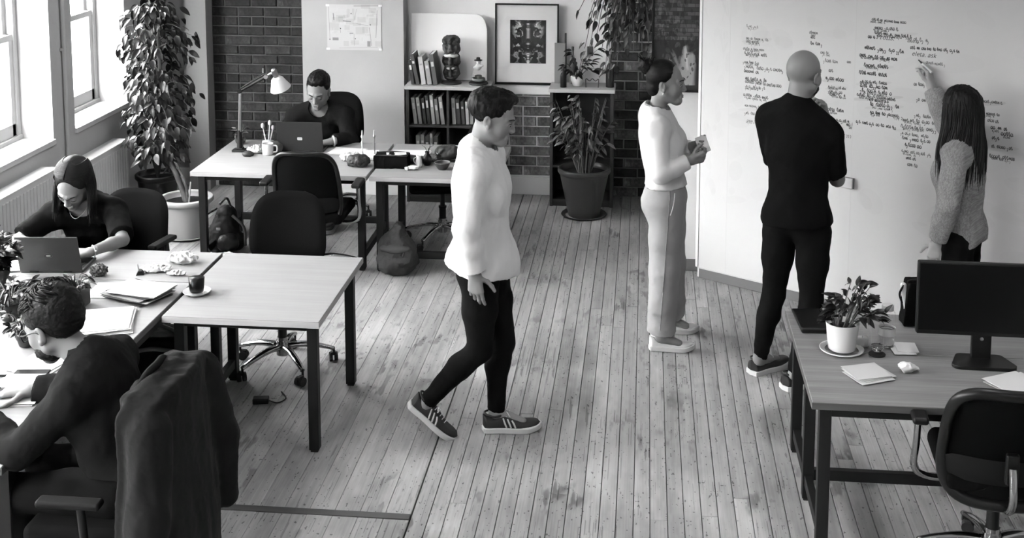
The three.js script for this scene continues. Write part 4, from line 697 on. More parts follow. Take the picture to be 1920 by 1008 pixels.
// 4. the woman writing on the board
{
  const look = [-.55, .18, -.82], head = [1.768, 1.490, -7.33];
  const q = person({
    label: 'long haired woman in a grey sweater writing on the whiteboard with a raised arm', facing: [-.80, 0, -.60], look, woman: true, headScale: 1.0, seed: 41, scale: 1.0, skin: MS.skinPale,
    J: { base: [1.81, 0, -7.33], head, neck: [1.795, 1.315, -7.33], pelvis: [1.80, .80, -7.33], shL: [1.725, 1.255, -7.20], elL: [1.675, .985, -7.11], wrL: [1.632, .765, -7.15], shR: [1.865, 1.265, -7.46], elR: [1.775, 1.335, -7.62], wrR: [1.697, 1.545, -7.72], hipL: [1.77, .76, -7.25], knL: [1.79, .43, -7.25], anL: [1.80, .085, -7.22], toL: [1.7, .05, -7.3], hipR: [1.85, .76, -7.40], knR: [1.86, .43, -7.40], anR: [1.87, .085, -7.38], toR: [1.77, .05, -7.45] },
    hands: [{ w: [1.697, 1.545, -7.72], d: [-.12, .95, -.28], n: [.75, -.05, .65], t: [-.75, .1, -.4], curl: CURL.pen, thumb: [.8, .45, -.5] }, { w: [1.632, .765, -7.15], d: [-.12, -1, -.04], n: [-.55, 0, .85], t: [-.8, 0, -.5], curl: CURL.relax }],
    top: { name: 'sweater', label: 'long grey marl sweater', mat: MS.greyKnit, off: .022, armOff: .022, hem: .70, hemN: [.28, -1, .1], hip: .8, skirt: [.13, .125], sleeve: 1.9, fold: .014, fine: .003, neckR: .075 },
    pants: { mat: MS.jeans, label: 'black trousers', waist: .86, cuff: .95, off: .01 },
    face: { lips: true },
  });
  shoe(q.t, [1.86, 0, -7.19], [-.8, 0, -.6], { len: .25, w: .09, mat: MS.shoeDark, sole: MS.soleGrey });
  shoe(q.t, [1.93, 0, -7.35], [-.8, 0, -.6], { len: .25, w: .09, mat: MS.shoeDark, sole: MS.soleGrey });
  const HF = frame(V(-.62, 0, -.78)), p = headP(vec(head), HF), E = (a, r) => ellip(p(...a), r, HF), R = rng(51);
  hairPiece(q.t, 'hair', [E([0, .045, -.024], [.093, .100, .115]), cone(p(.04, -.02, -.075), p(.045, -.22, -.08), .05, .04), cone(p(-.04, -.02, -.075), p(-.045, -.22, -.08), .05, .04), cone(p(0, -.02, -.08), p(0, -.24, -.085), .055, .04)], [E([0, -.06, .105], [.085, .12, .075])], ...bounds([p(0, .02, -.02), p(0, -.2, -.09)], .17), .007, MS.hair, .008, [60, 7, 60], 5);
  const S = []; for (let k = 0; k < 300; k++) {
    const a = (R() * 2 - 1) * 2.25, s = Math.sin(a), c = Math.cos(a), j = () => (R() - .5) * .012, L = .32 + R() * .13 - Math.abs(a) * .02, sp = 1 + R() * .35;
    S.push([p(s * .012 + j(), .142, -.02 - c * .012), p(s * .066 + j(), .105 + j(), -.02 - c * .082), p(s * .094, .03, -.024 - c * .118), p(s * .099 + j(), -.08, -.026 - c * .118), p(s * .115 * sp + j(), -.2, -.03 - c * .118), p(s * .125 * sp + j() * 2, -L, -.03 - c * .108 + j())]);
  }
  locks(q.t, 'hair_lock', MS.hair, S.filter((_, i) => i % 5 < 3), .0062, .001, 16).userData.kind = 'stuff';
  locks(q.t, 'hair_lock', MS.hairTips, S.filter((_, i) => i % 5 > 2).map(l => l.slice(2)), .0052, .001, 14).userData.kind = 'stuff';
  // marker in her hand
  const m = thing('marker_pen', 'dark board marker held in the raised hand of the writing woman', 'marker', [1.664, 1.648, -7.755], 0);
  const g0 = rod([.03, -.02, .045], [-.012, .022, -.022], .008, 12), g1 = rod([-.012, .022, -.022], [-.03, .04, -.05], .0065, 12, .003); part('barrel', g0, M.white, m); part('tip', g1, M.dark, m);
}
// 5. the woman at the left desk
{
  const look = [-.08, -.66, .78], head = [-3.292, 1.012, -6.93];
  const q = person({
    label: 'dark haired woman in a black top leaning over the grey laptop at the left desk', facing: [.12, 0, 1], look, headUp: [.10, 1, .2], woman: true, headScale: 1.08, seed: 61, handCell: .0042,
    J: { base: [-3.30, 0, -7.1], head, neck: [-3.285, .868, -7.035], pelvis: [-3.32, .56, -7.36], shR: [-3.462, .805, -7.0], elR: [-3.575, .715, -6.80], wrR: [-3.31, .735, -6.57], shL: [-3.09, .835, -7.03], elL: [-2.945, .742, -6.79], wrL: [-3.02, .752, -6.54], hipR: [-3.41, .53, -7.36], knR: [-3.44, .52, -6.95], anR: [-3.43, .09, -6.9], toR: [-3.43, .05, -6.8], hipL: [-3.23, .53, -7.36], knL: [-3.2, .52, -6.95], anL: [-3.2, .09, -6.9], toL: [-3.2, .05, -6.8] },
    hands: [{ w: [-3.02, .752, -6.54], d: [-.72, -.02, .62], n: [0, 1, .1], t: [-.6, 0, -.7], curl: CURL.type, s: 1.0 }, { w: [-3.31, .738, -6.57], d: [.5, 0, .8], n: [0, 1, 0], t: [1, 0, -.4], curl: CURL.type, s: 1.0 }],
    top: { name: 'tee_shirt', label: 'black short sleeve top', mat: MS.black, off: .02, armOff: .026, hem: .50, hemN: [0, -1, -.3], sleeve: .86, fold: .012, fine: .003, neckR: .074, neckF: .03 },
    pants: { mat: MS.jeans, label: 'dark trousers', waist: .64, cuff: .95 },
    face: { s: 1.08, closed: true, lips: true, hair: MS.brow },
  });
  shoe(q.t, [-3.43, 0, -6.95], [0, 0, 1], { len: .25, w: .09, mat: MS.shoeDark, sole: MS.soleGrey });
  shoe(q.t, [-3.2, 0, -6.95], [0, 0, 1], { len: .25, w: .09, mat: MS.shoeDark, sole: MS.soleGrey });
  const p = headP(vec(head), q.HF), E = (a, r) => ellip(p(...a), r, q.HF), R = rng(91);
  hairPiece(q.t, 'hair', [E([0, .055, -.04], [.10, .104, .118]), E([0, -.05, -.08], [.075, .08, .055])], [E([0, -.05, .118], [.088, .135, .098]), E([0, .05, .108], [.068, .080, .078])], ...bounds([p(0, .02, -.02)], .18), .006, MS.hair, .005, [30, 30, 12], 5);
  const S = []; for (const sd of [-1, 1]) for (let k = 0; k < 150; k++) {
    const t = R(), j = () => (R() - .5) * .010, L = .15 + R() * .08, a1 = 1.12 + t * 1.6, th0 = .85 * (1 - t) - .2 * t;   // strands part in the middle and fall to the sides
    const on = (th, a) => p(sd * .10 * 1.02 * Math.sin(th) * Math.sin(a) + j() * .3, .055 + .104 * 1.02 * Math.cos(th), -.04 + .118 * 1.02 * Math.sin(th) * Math.cos(a));
    const g = on(1.75, a1), c = g.clone().add(V(sd * .012 + j(), -.07, .0 + j())), e = c.clone().add(V(sd * .004 + j() * 2, -L + .05, .012 + j() * 2));
    S.push([on(th0, .06), on(th0 + (1.0 - th0) * .45, a1 * .55), on(1.0, a1 * .86), on(1.4, a1), g, c, e]);
  }
  locks(q.t, 'hair_lock', MS.hair, S, .0065, .0015, 22).userData.kind = 'stuff';
  const w = vec([-3.012, .75, -6.552]); const br = new THREE.TorusGeometry(.034, .0022, 6, 28); const qd = new THREE.Quaternion().setFromUnitVectors(V(0, 0, 1), V(-.72, -.02, .62).normalize()); br.applyQuaternion(qd); br.translate(w.x, w.y, w.z); basePart('bracelet', br, M.badge, q.t);
  basePart('charm', moved(new THREE.SphereGeometry(.006, 10, 8), w.x + .028, w.y + .012, w.z + .028), M.badge, q.t);
  basePart('necklace', tube([[-3.345, .875, -6.985], [-3.32, .835, -6.94], [-3.285, .815, -6.925], [-3.25, .838, -6.945], [-3.23, .88, -6.99]], .0016, 24, 5), M.badge, q.t);
}
// 6. the man at the back desk
{
  const look = [-.02, -.42, .9], head = [-2.527, 1.066, -9.58];
  const q = person({
    label: 'man in a dark crew neck sweater working on the dark laptop at the back desk', facing: [-.05, 0, 1], look, headUp: [.05, 1, .1], headScale: 1.08, seed: 71, headCell: .005, handCell: .0045, skin: MS.skin,
    J: { base: [-2.54, 0, -9.8], head, neck: [-2.533, .905, -9.66], pelvis: [-2.54, .54, -9.98], shR: [-2.735, .845, -9.65], elR: [-2.80, .665, -9.45], wrR: [-2.63, .735, -9.24], shL: [-2.335, .86, -9.65], elL: [-2.255, .705, -9.46], wrL: [-2.345, .74, -9.27], hipR: [-2.63, .53, -9.98], knR: [-2.66, .52, -9.55], anR: [-2.66, .09, -9.5], toR: [-2.66, .05, -9.4], hipL: [-2.45, .53, -9.98], knL: [-2.42, .52, -9.55], anL: [-2.42, .09, -9.5], toL: [-2.42, .05, -9.4] },
    hands: [{ w: [-2.345, .742, -9.27], d: [-.85, -.05, .45], n: [0, 1, 0], t: [-.4, 0, -.9], curl: CURL.type }, { w: [-2.63, .738, -9.24], d: [.5, 0, .85], n: [0, 1, 0], t: [1, 0, -.4], curl: CURL.type }],
    top: { name: 'sweater', label: 'dark crew neck sweater', mat: MS.charcoal, off: .017, armOff: .018, hem: .5, hemN: [0, -1, -.3], sleeve: 1.86, fold: .012, fine: .003, neckR: .078, neckF: .02 },
    pants: { mat: MS.jeans, label: 'dark trousers', waist: .62, cuff: .95 },
    face: { s: 1.08, closed: true, hair: MS.brow },
  });
  shoe(q.t, [-2.66, 0, -9.56], [0, 0, 1], { mat: MS.shoeDark, sole: MS.soleGrey }); shoe(q.t, [-2.42, 0, -9.56], [0, 0, 1], { mat: MS.shoeDark, sole: MS.soleGrey });
  const p = headP(vec(head), q.HF), E = (a, r) => ellip(p(...a), r, q.HF), [lo, hi] = bounds([vec(head)], .165);
  hairPiece(q.t, 'hair', [E([0, .054, -.036], [.092, .096, .112]), E([.005, .118, .012], [.066, .03, .068])], [E([0, -.05, .112], [.09, .112, .09]), E([0, .015, .11], [.062, .075, .06]), plane(p(0, -.035, 0), off(V(0, 0, 0), q.HF, 0, 1, .3)), E([.09, -.02, .01], [.03, .035, .04]), E([-.09, -.02, .01], [.03, .035, .04])], lo, hi, .0055, MS.hair, .007, [60, 40, 40], 6);
  const w = vec([-2.335, .742, -9.278]); const br = new THREE.TorusGeometry(.036, .007, 8, 28); br.applyQuaternion(new THREE.Quaternion().setFromUnitVectors(V(0, 0, 1), V(-.85, -.05, .45).normalize())); br.translate(w.x, w.y, w.z); basePart('wristband', br, M.white, q.t);
}
// 7. the man in glasses in the near left corner
{
  const look = [-.90, -.40, -.28], head = [-2.292, 1.122, -4.60];
  const q = person({
    label: 'bearded man in glasses and a dark collared shirt bent over the near left desk', facing: [-.97, 0, -.12], look, headUp: [-.22, 1, 0], headScale: 1.16, seed: 81, headCell: .004, handCell: .0035, skin: MS.skin,
    J: { base: [-2.05, 0, -4.55], head, neck: [-2.128, .985, -4.575], pelvis: [-1.955, .53, -4.50], shL: [-2.135, .91, -4.385], elL: [-2.335, .715, -4.34], wrL: [-2.585, .755, -4.56], shR: [-2.105, .925, -4.765], elR: [-2.315, .715, -4.86], wrR: [-2.515, .742, -4.83], hipL: [-1.97, .53, -4.40], knL: [-2.38, .53, -4.40], anL: [-2.4, .09, -4.4], toL: [-2.5, .05, -4.4], hipR: [-1.98, .53, -4.58], knR: [-2.38, .53, -4.64], anR: [-2.4, .09, -4.65], toR: [-2.5, .05, -4.65] },
    hands: [{ w: [-2.585, .755, -4.56], d: [-.8, -.05, -.55], n: [0, 1, 0], t: [.5, 0, -.8], curl: CURL.type, s: 1.06 }, { w: [-2.515, .742, -4.83], d: [-1, -.08, .1], n: [0, 1, .05], t: [-.1, 0, 1], curl: CURL.type, s: 1.06 }],
    top: { name: 'shirt', label: 'dark long sleeve collared shirt', mat: MS.charcoal, off: .022, armOff: .022, hem: .46, hemN: [.3, -1, 0], sleeve: 1.9, fold: .018, fine: .004, neckR: .075, neckF: .03 },
    pants: { mat: MS.jeans, label: 'dark trousers', waist: .62, cuff: .95 },
    face: { s: 1.16, hair: MS.brow },
  });
  shoe(q.t, [-2.35, 0, -4.4], [-1, 0, 0], { mat: MS.shoeDark, sole: MS.soleGrey }); shoe(q.t, [-2.35, 0, -4.65], [-1, 0, 0], { mat: MS.shoeDark, sole: MS.soleGrey });
  const hs = 1.16, P = headP(vec(head), q.HF), p = (a, b, d) => P(a * hs, b * hs, d * hs), E = (a, r) => ellip(p(...a), r.map(v => v * hs), q.HF), [lo, hi] = bounds([vec(head)], .19), [l2, h2] = bounds([p(0, -.06, .03)], .13);
  hairPiece(q.t, 'hair', [E([0, .05, -.026], [.088, .092, .110]), E([0, .02, -.055], [.074, .085, .072])], [E([0, -.052, .120], [.095, .110, .092]), plane(p(0, -.075, 0), off(V(0, 0, 0), q.HF, 0, 1, .25)), E([.088, -.022, .0], [.022, .034, .026]), E([-.088, -.022, .0], [.022, .034, .026])], lo, hi, .0045, MS.hair, .004, [90, 90, 40], 6);
  const R = rng(17), tufts = []; for (let k = 0; k < 420; k++) { const a = (R() - .5) * 5.4, b = .32 + R() * 1.15, w = (R() - .5) * .5; const on = (a, b, r) => p(Math.sin(a) * Math.cos(b) * .088 * r, .05 + Math.sin(b) * .092 * r, -.026 + Math.cos(a) * Math.cos(b) * .110 * r); const b2 = b < 1.2 ? b + (Math.abs(a) > 1.6 ? .28 : -.16) : b - .2; tufts.push([on(a, b, .99), on(a * .93 + w * .3, (b + b2) / 2, 1.06 + R() * .05), on(a * .85 + w * .5, b2, 1.04 + R() * .09)]); }
  locks(q.t, 'hair_lock', MS.hair, tufts, .0042, .0008, 7).userData.kind = 'stuff';
  hairPiece(q.t, 'beard', [E([0, -.070, .036], [.064, .050, .060])], [E([0, .0, .07], [.1, .05, .1]), plane(p(0, -.118, 0), off(V(0, 0, 0), q.HF, 0, 1, 0)), E([0, -.071, .112], [.022, .008, .03]), E([0, -.03, .1], [.045, .026, .05])], l2, h2, .0045, MS.hairBrown, .005, [90, 90, 90], 8);
  const rim = []; for (const s of [-1, 1]) { const lp = []; for (let k = 0; k < 20; k++) { const a = k / 20 * 6.2832, n = 3, cc = Math.cos(a), ss = Math.sin(a), r = Math.pow(Math.abs(cc) ** n + Math.abs(ss) ** n, -1 / n); lp.push(p(s * .034 + cc * r * .026, -.004 + ss * r * .019, .112 - .25 * Math.abs(s * .034 + cc * r * .026) ** 2 * 20)); } rim.push(tube(lp, .003, 48, 6, true)); rim.push(tube([p(s * .06, .004, .094), p(s * .078, .004, .06), p(s * .084, .003, 0), p(s * .084, -.012, -.022)], .0022, 16, 6)); }
  rim.push(tube([p(-.009, .0, .112), p(0, .004, .116), p(.009, 0, .112)], .0022, 8, 6)); basePart('glasses', rim, M.plasticBlack, q.t);
  // shirt collar: a folded band round the neck
  const col = [], N = q.J.neck, F = q.F; for (let k = 0; k <= 24; k++) { const a = -2.75 + k / 24 * 5.5; col.push([off(N, F, Math.sin(a) * .078, .07 - .03 * Math.cos(a) * 0, -Math.cos(a) * .072 - .0), off(N, F, Math.sin(a) * .098, .005, -Math.cos(a) * .092), a]); }
  const cp = [], ci = []; col.forEach(([u, v]) => { const m = mix(u, v, .5).addScaledVector(F.u, .012); for (const w of [u.clone().addScaledVector(F.u, -.0), u.clone().addScaledVector(F.u, .006), m, v]) cp.push(w.x, w.y, w.z); }); for (let i = 0; i < 24; i++) for (let j = 0; j < 3; j++) { const a = i * 4 + j, b = a + 4; ci.push(a, b, a + 1, b, b + 1, a + 1); }
  const cg = new THREE.BufferGeometry(); cg.setAttribute('position', new THREE.Float32BufferAttribute(cp, 3)); cg.setIndex(ci); cg.computeVertexNormals(); const cm = MS.charcoal.clone(); cm.side = THREE.DoubleSide; basePart('collar', cg, cm, q.t);
}
// ------------------------------------------------------------ whiteboards on the slanted wall (handwriting is flat print on them)
{
  const lines = [   // along the wall, height, length, strength of each handwritten line
    [0.33, 1.78, 0.09, 0.3], [0.33, 1.7, 0.16, 0.55], [0.33, 1.68, 0.09, 0.5], [0.31, 1.63, 0.15, 0.5], [0.32, 1.6, 0.16, 0.7], [0.31, 1.54, 0.11, 0.6], [0.32, 1.51, 0.29, 0.5], [0.32, 1.48, 0.1, 0.7],
    [0.33, 1.43, 0.15, 0.6], [0.33, 1.41, 0.27, 0.5], [0.33, 1.38, 0.14, 0.6], [0.32, 1.32, 0.18, 0.6], [0.33, 1.25, 0.25, 0.4], [0.33, 1.2, 0.11, 0.45], [0.35, 1.15, 0.12, 0.2], [0.78, 1.78, 0.05, 0.5],
    [0.79, 1.75, 0.04, 0.7], [0.79, 1.71, 0.08, 0.7], [0.86, 1.66, 0.06, 0.4], [0.88, 1.61, 0.11, 0.4], [1.04, 1.62, 0.03, 0.6], [0.92, 1.55, 0.03, 0.5], [0.9, 1.5, 0.11, 0.7], [0.92, 1.45, 0.11, 0.6],
    [0.92, 1.42, 0.09, 0.6], [0.93, 1.4, 0.1, 0.6], [0.92, 1.3, 0.1, 0.7], [0.98, 1.24, 0.08, 0.7], [1.05, 1.22, 0.05, 0.7], [0.98, 1.16, 0.12, 0.45], [1.19, 1.9, 0.21, 0.75], [1.21, 1.85, 0.15, 0.7],
    [1.21, 1.82, 0.23, 0.8], [1.17, 1.79, 0.04, 1], [1.22, 1.79, 0.14, 1], [1.42, 1.8, 0.13, 0.4], [1.15, 1.72, 0.24, 0.85], [1.44, 1.75, 0.29, 0.75], [1.12, 1.67, 0.24, 0.85], [1.45, 1.71, 0.22, 1],
    [1.15, 1.61, 0.16, 0.8], [1.12, 1.56, 0.18, 0.85], [1.13, 1.51, 0.17, 0.8], [1.13, 1.48, 0.17, 0.85], [1.13, 1.45, 0.2, 0.7], [1.11, 1.42, 0.25, 0.7], [1.19, 1.4, 0.12, 0.95], [1.2, 1.37, 0.18, 0.7],
    [1.2, 1.32, 0.12, 0.95], [1.33, 1.32, 0.08, 0.6], [1.11, 1.25, 0.24, 0.75], [1.35, 1.24, 0.03, 0.6], [1.54, 1.67, 0.11, 0.4], [1.47, 1.53, 0.08, 0.6], [1.49, 1.44, 0.09, 0.6], [1.48, 1.34, 0.09, 0.5],
    [1.41, 1.3, 0.2, 0.5], [1.4, 1.26, 0.21, 0.5], [1.4, 1.22, 0.17, 0.55], [1.41, 1.19, 0.17, 0.6], [1.43, 1.15, 0.09, 0.7], [1.41, 1.11, 0.18, 0.5], [1.44, 1.07, 0.06, 0.8], [1.45, 1.03, 0.06, 0.5],
    [1.89, 1.48, 0.11, 0.6], [1.91, 1.41, 0.07, 0.7], [1.92, 1.37, 0.06, 0.5], [1.94, 1.33, 0.09, 0.7], [2, 1.3, 0.07, 0.6], [1.95, 1.27, 0.04, 0.7], [1.95, 1.22, 0.13, 0.6], [1.94, 1.16, 0.14, 0.6],
  ];
  const scrawl = (g, R, x, y, len, h, k) => {      // a line of illegible cursive
    g.strokeStyle = 'rgba(22,22,22,' + (.30 + .62 * k) + ')'; g.lineWidth = h * (.11 + .09 * k); g.lineCap = g.lineJoin = 'round';
    let cx = x; const end = x + len; let base = y;
    while (cx < end) {
      const n = 2 + Math.floor(R() * 5); g.beginPath(); g.moveTo(cx, base - h * .2);
      for (let i = 0; i < n && cx < end; i++) {
        const w = h * (.38 + R() * .3), a = R();
        if (a < .3) { g.bezierCurveTo(cx + w * .2, base - h * (.9 + R() * .8), cx + w * .7, base - h * 1.2, cx + w * .5, base); g.quadraticCurveTo(cx + w * .7, base + h * .1, cx + w, base - h * .3); }
        else if (a < .65) { g.bezierCurveTo(cx, base - h * .9, cx + w, base - h * .9, cx + w * .8, base - h * .3); g.bezierCurveTo(cx + w * .7, base + h * .15, cx + w * .1, base + h * .15, cx + w * .1, base - h * .3); g.quadraticCurveTo(cx + w * .5, base + h * .1, cx + w, base - h * .2); }
        else if (a < .85) { g.lineTo(cx + w * .3, base - h * .7); g.lineTo(cx + w * .45, base); g.lineTo(cx + w * .75, base - h * .65); g.lineTo(cx + w, base - h * .05); }
        else { g.bezierCurveTo(cx + w * .9, base - h * .5, cx + w * .3, base + h * .9, cx + w * .1, base + h * .5); g.moveTo(cx + w, base - h * .2); }
        cx += w;
      }
      g.stroke(); cx += h * (.3 + R() * .5); base += (R() - .5) * h * .25;
    }
  };
  const panel = (parent, u0, u1, seed, wpx) => {
    const top = 3.1, y0 = .078, W = u1 - u0, Hh = top - y0, hpx = 2048;
    const tex = canvasTex(wpx, hpx, (g, w, h) => {
      const R = rng(seed), sx = w / W, sy = h / Hh; g.fillStyle = '#d2d2d2'; g.fillRect(0, 0, w, h);
      for (let i = 0; i < 60; i++) { g.fillStyle = 'rgba(120,120,120,' + (.012 + R() * .02) + ')'; const x = R() * w, y = h * (.35 + R() * .5); g.beginPath(); g.ellipse(x, y, w * (.02 + R() * .1), h * (.006 + R() * .02), R() * .8 - .4, 0, 7); g.fill(); }
      for (const [u, y, l, k] of lines) {
        if (u < u0 || u > u1) continue;
        g.save(); g.scale(sx, sy);
        if (k === 1) { g.fillStyle = 'rgba(15,15,15,.95)'; g.font = 'italic 0.052px serif'; }
        if (l === .14 && k === 1) { g.restore(); g.fillStyle = '#1a1a1a'; g.font = 'italic ' + Math.round(.038 * sy) + 'px serif'; g.save(); g.translate((u - u0) * sx, (top - y) * sy); g.scale(sx / sy, 1); g.fillText('Profis:', 0, 0); g.restore(); }
        else if (l === .22 && k === 1) { g.restore(); g.fillStyle = '#1a1a1a'; g.font = 'italic ' + Math.round(.036 * sy) + 'px sans-serif'; g.save(); g.translate((u - u0) * sx, (top - y) * sy); g.scale(sx / sy, 1); g.fillText('eleta. ask', 0, 0); g.restore(); }
        else { scrawl(g, R, u - u0, top - y, l, .016 + R() * .007, k); if (R() < .6) scrawl(g, R, u - u0 + (R() - .3) * .03, top - y + .008 + R() * .008, l * (.4 + R() * .5), .014, k * .7); g.restore(); }
      }
      for (let i = 0; i < 14; i++) { g.fillStyle = 'rgba(60,60,60,.05)'; const [u, y, l] = lines[Math.floor(R() * lines.length)]; if (u < u0 || u > u1) continue; g.beginPath(); g.ellipse((u - u0 + l / 2) * sx, (top - y) * sy, l * sx * .7, .014 * sy, -.1, 0, 7); g.fill(); }
    });
    const m = new THREE.MeshPhysicalMaterial({ map: tex, roughness: .34, specularIntensity: .6 });
    const p = part('panel', box(W - .003, Hh, .016, 0, 0, 0), m, parent); p.position.set((u0 + u1) / 2, (top + y0) / 2, -.012);
    return p;
  };
  const t = thing('whiteboard', 'floor to ceiling white writing wall covered in columns of handwriting', 'whiteboard', wbPos, wbTurn);
  panel(t, 0, .21, 1, 128); panel(t, .2125, 1.09, 2, 1024); panel(t, 1.0925, 2.95, 3, 2048);
  part('edge_trim', rspan(-.022, -.001, .078, 3.1, -.028, .0, .003), M.trim, t);
  for (const u of [.2112, 1.0912]) part('joint_strip', rspan(u - .003, u + .003, .078, 3.1, -.02, -.0035, .001), M.paperGrey, t);
  part('bottom_trim', rspan(0, 2.95, .07, .08, -.028, -.002, .002), M.paperGrey, t);
  const e = thing('eraser', 'small grey felt eraser stuck on the writing wall right of the bald man', 'eraser', [0, 0, 0], wbTurn);
  { const p = V(1.075, .86, .0).applyEuler(new THREE.Euler(0, wbTurn, 0)).add(V(...wbPos)); e.position.copy(p); }
  part('felt', rspan(-.04, .04, -.035, .035, -.004, .008, .003), M.midGrey, e); part('grip', rspan(-.038, .038, -.033, .033, .008, .024, .006), M.paperGrey, e);
}
// ------------------------------------------------------------ pictures
{ // framed print leaning on the ledge
  const t = thing('framed_print', 'large framed dark ornamental print in a wide white mat, standing on the white ledge', 'picture', [-.989, .957, BACK + .03], 0); t.rotation.x = -.03;
  const W = .535, H = .685, f = .012;
  part('frame', [rspan(-W / 2, W / 2, 0, f * 1.6, 0, .03, .002), rspan(-W / 2, W / 2, H - f, H, 0, .03, .002), rspan(-W / 2, -W / 2 + f, 0, H, 0, .03, .002), rspan(W / 2 - f, W / 2, 0, H, 0, .03, .002)], M.plasticBlack, t);
  const iw = .304, ih = .366, cx = .01, cy = H * .53;
  part('mat_board', [span(-W / 2 + f, cx - iw / 2, f, H - f, .006, .014), span(cx + iw / 2, W / 2 - f, f, H - f, .006, .014), span(cx - iw / 2, cx + iw / 2, f, cy - ih / 2, .006, .014), span(cx - iw / 2, cx + iw / 2, cy + ih / 2, H - f, .006, .014)], M.paper, t);
  const art = dataTex(256, 320, (u, v) => { // a generic mirrored ornament of light flourishes on black
    const x = Math.abs(u - .5) * 2, y = v, n = fbm(x * .5, y, 9, 9, 4, 71), m = fbm(x * .5 + .3 * n, y + .3 * n, 7, 9, 4, 77); let c = .10 + .5 * sm(.52, .72, m) + .25 * sm(.5, .8, n);
    c *= .45 + .75 * Math.exp(-((x - .3) ** 2) * 3); c += .5 * Math.exp(-((x / .10) ** 2)) * sm(.55, .6, fbm(u, y, 4, 22, 2, 99)); c *= 1 - .7 * sm(.75, 1, x); return Math.min(.85, c);
  });
  part('print', box(iw, ih, .004, cx, cy, .008), new THREE.MeshPhysicalMaterial({ map: art, roughness: .5 }), t);
  part('glazing', span(-W / 2 + f, W / 2 - f, f, H - f, .018, .0195), M.glass, t);
  part('backing_board', span(-W / 2 + .004, W / 2 - .004, .004, H - .004, 0, .005), M.card, t);
}
{ // pencil drawing taped on the chimney breast
  const tex = canvasTex(512, 420, (g, w, h) => {
    const R = rng(8); g.fillStyle = '#d2d2d2'; g.fillRect(0, 0, w, h); g.lineCap = 'round';
    for (let i = 0; i < 40; i++) { g.fillStyle = 'rgba(' + (R() < .5 ? '90,90,90' : '235,235,235') + ',.10)'; g.fillRect(R() * w * .9, R() * h * .9, 20 + R() * 90, 14 + R() * 60); }
    const ln = (a, b, c, d, k, lw) => { g.strokeStyle = 'rgba(45,45,45,' + k + ')'; g.lineWidth = lw; g.beginPath(); g.moveTo(a * w, b * h); g.lineTo(c * w, d * h); g.stroke(); };
    ln(.03, .02, .05, .75, .35, 3); ln(.5, .03, .98, .02, .6, 4); ln(.93, .12, .90, .72, .45, 4); ln(.22, .96, .93, .93, .25, 3); ln(.30, .36, .44, .37, .8, 5); ln(.42, .63, .48, .63, .8, 5); ln(.12, .2, .13, .34, .6, 6); ln(.78, .5, .82, .9, .4, 4); ln(.5, .36, .55, .1, .3, 3); ln(.55, .42, .76, .46, .3, 4); ln(.24, .5, .25, .62, .4, 3); ln(.5, .64, .5, .9, .3, 3);
    for (let i = 0; i < 26; i++) { const x = .06 + R() * .84, y = .08 + R() * .8; R() < .5 ? ln(x, y, x + .1 * R(), y, .22, 2) : ln(x, y, x, y + .12 * R(), .22, 2); }
    for (const [x, y] of [[.45, .2], [.8, .44], [.05, .77], [.25, .53], [.52, .75]]) { g.fillStyle = 'rgba(30,30,30,.8)'; g.beginPath(); g.arc(x * w, y * h, 5, 0, 7); g.fill(); } g.fillStyle = 'rgba(60,60,60,.4)'; g.fillRect(.1 * w, .73 * h, .11 * w, .06 * h); g.fillRect(.74 * w, .8 * h, .06 * w, .12 * h);
  });
  const t = thing('drawing', 'faint pencil plan sheet taped to the pale plaster above the man at the back desk', 'drawing', [-2.436, 1.438, BACK + .151]);
  part('sheet', box(.464, .386, .002, 0, 0, .002), new THREE.MeshPhysicalMaterial({ map: tex, roughness: .8, color: gray(.86) }), t);
  for (const [x, y] of [[-.225, .185], [.225, .185], [-.225, -.185], [.225, -.185]]) part('tape', box(.03, .018, .001, x, y, .0036), M.paper, t);
}
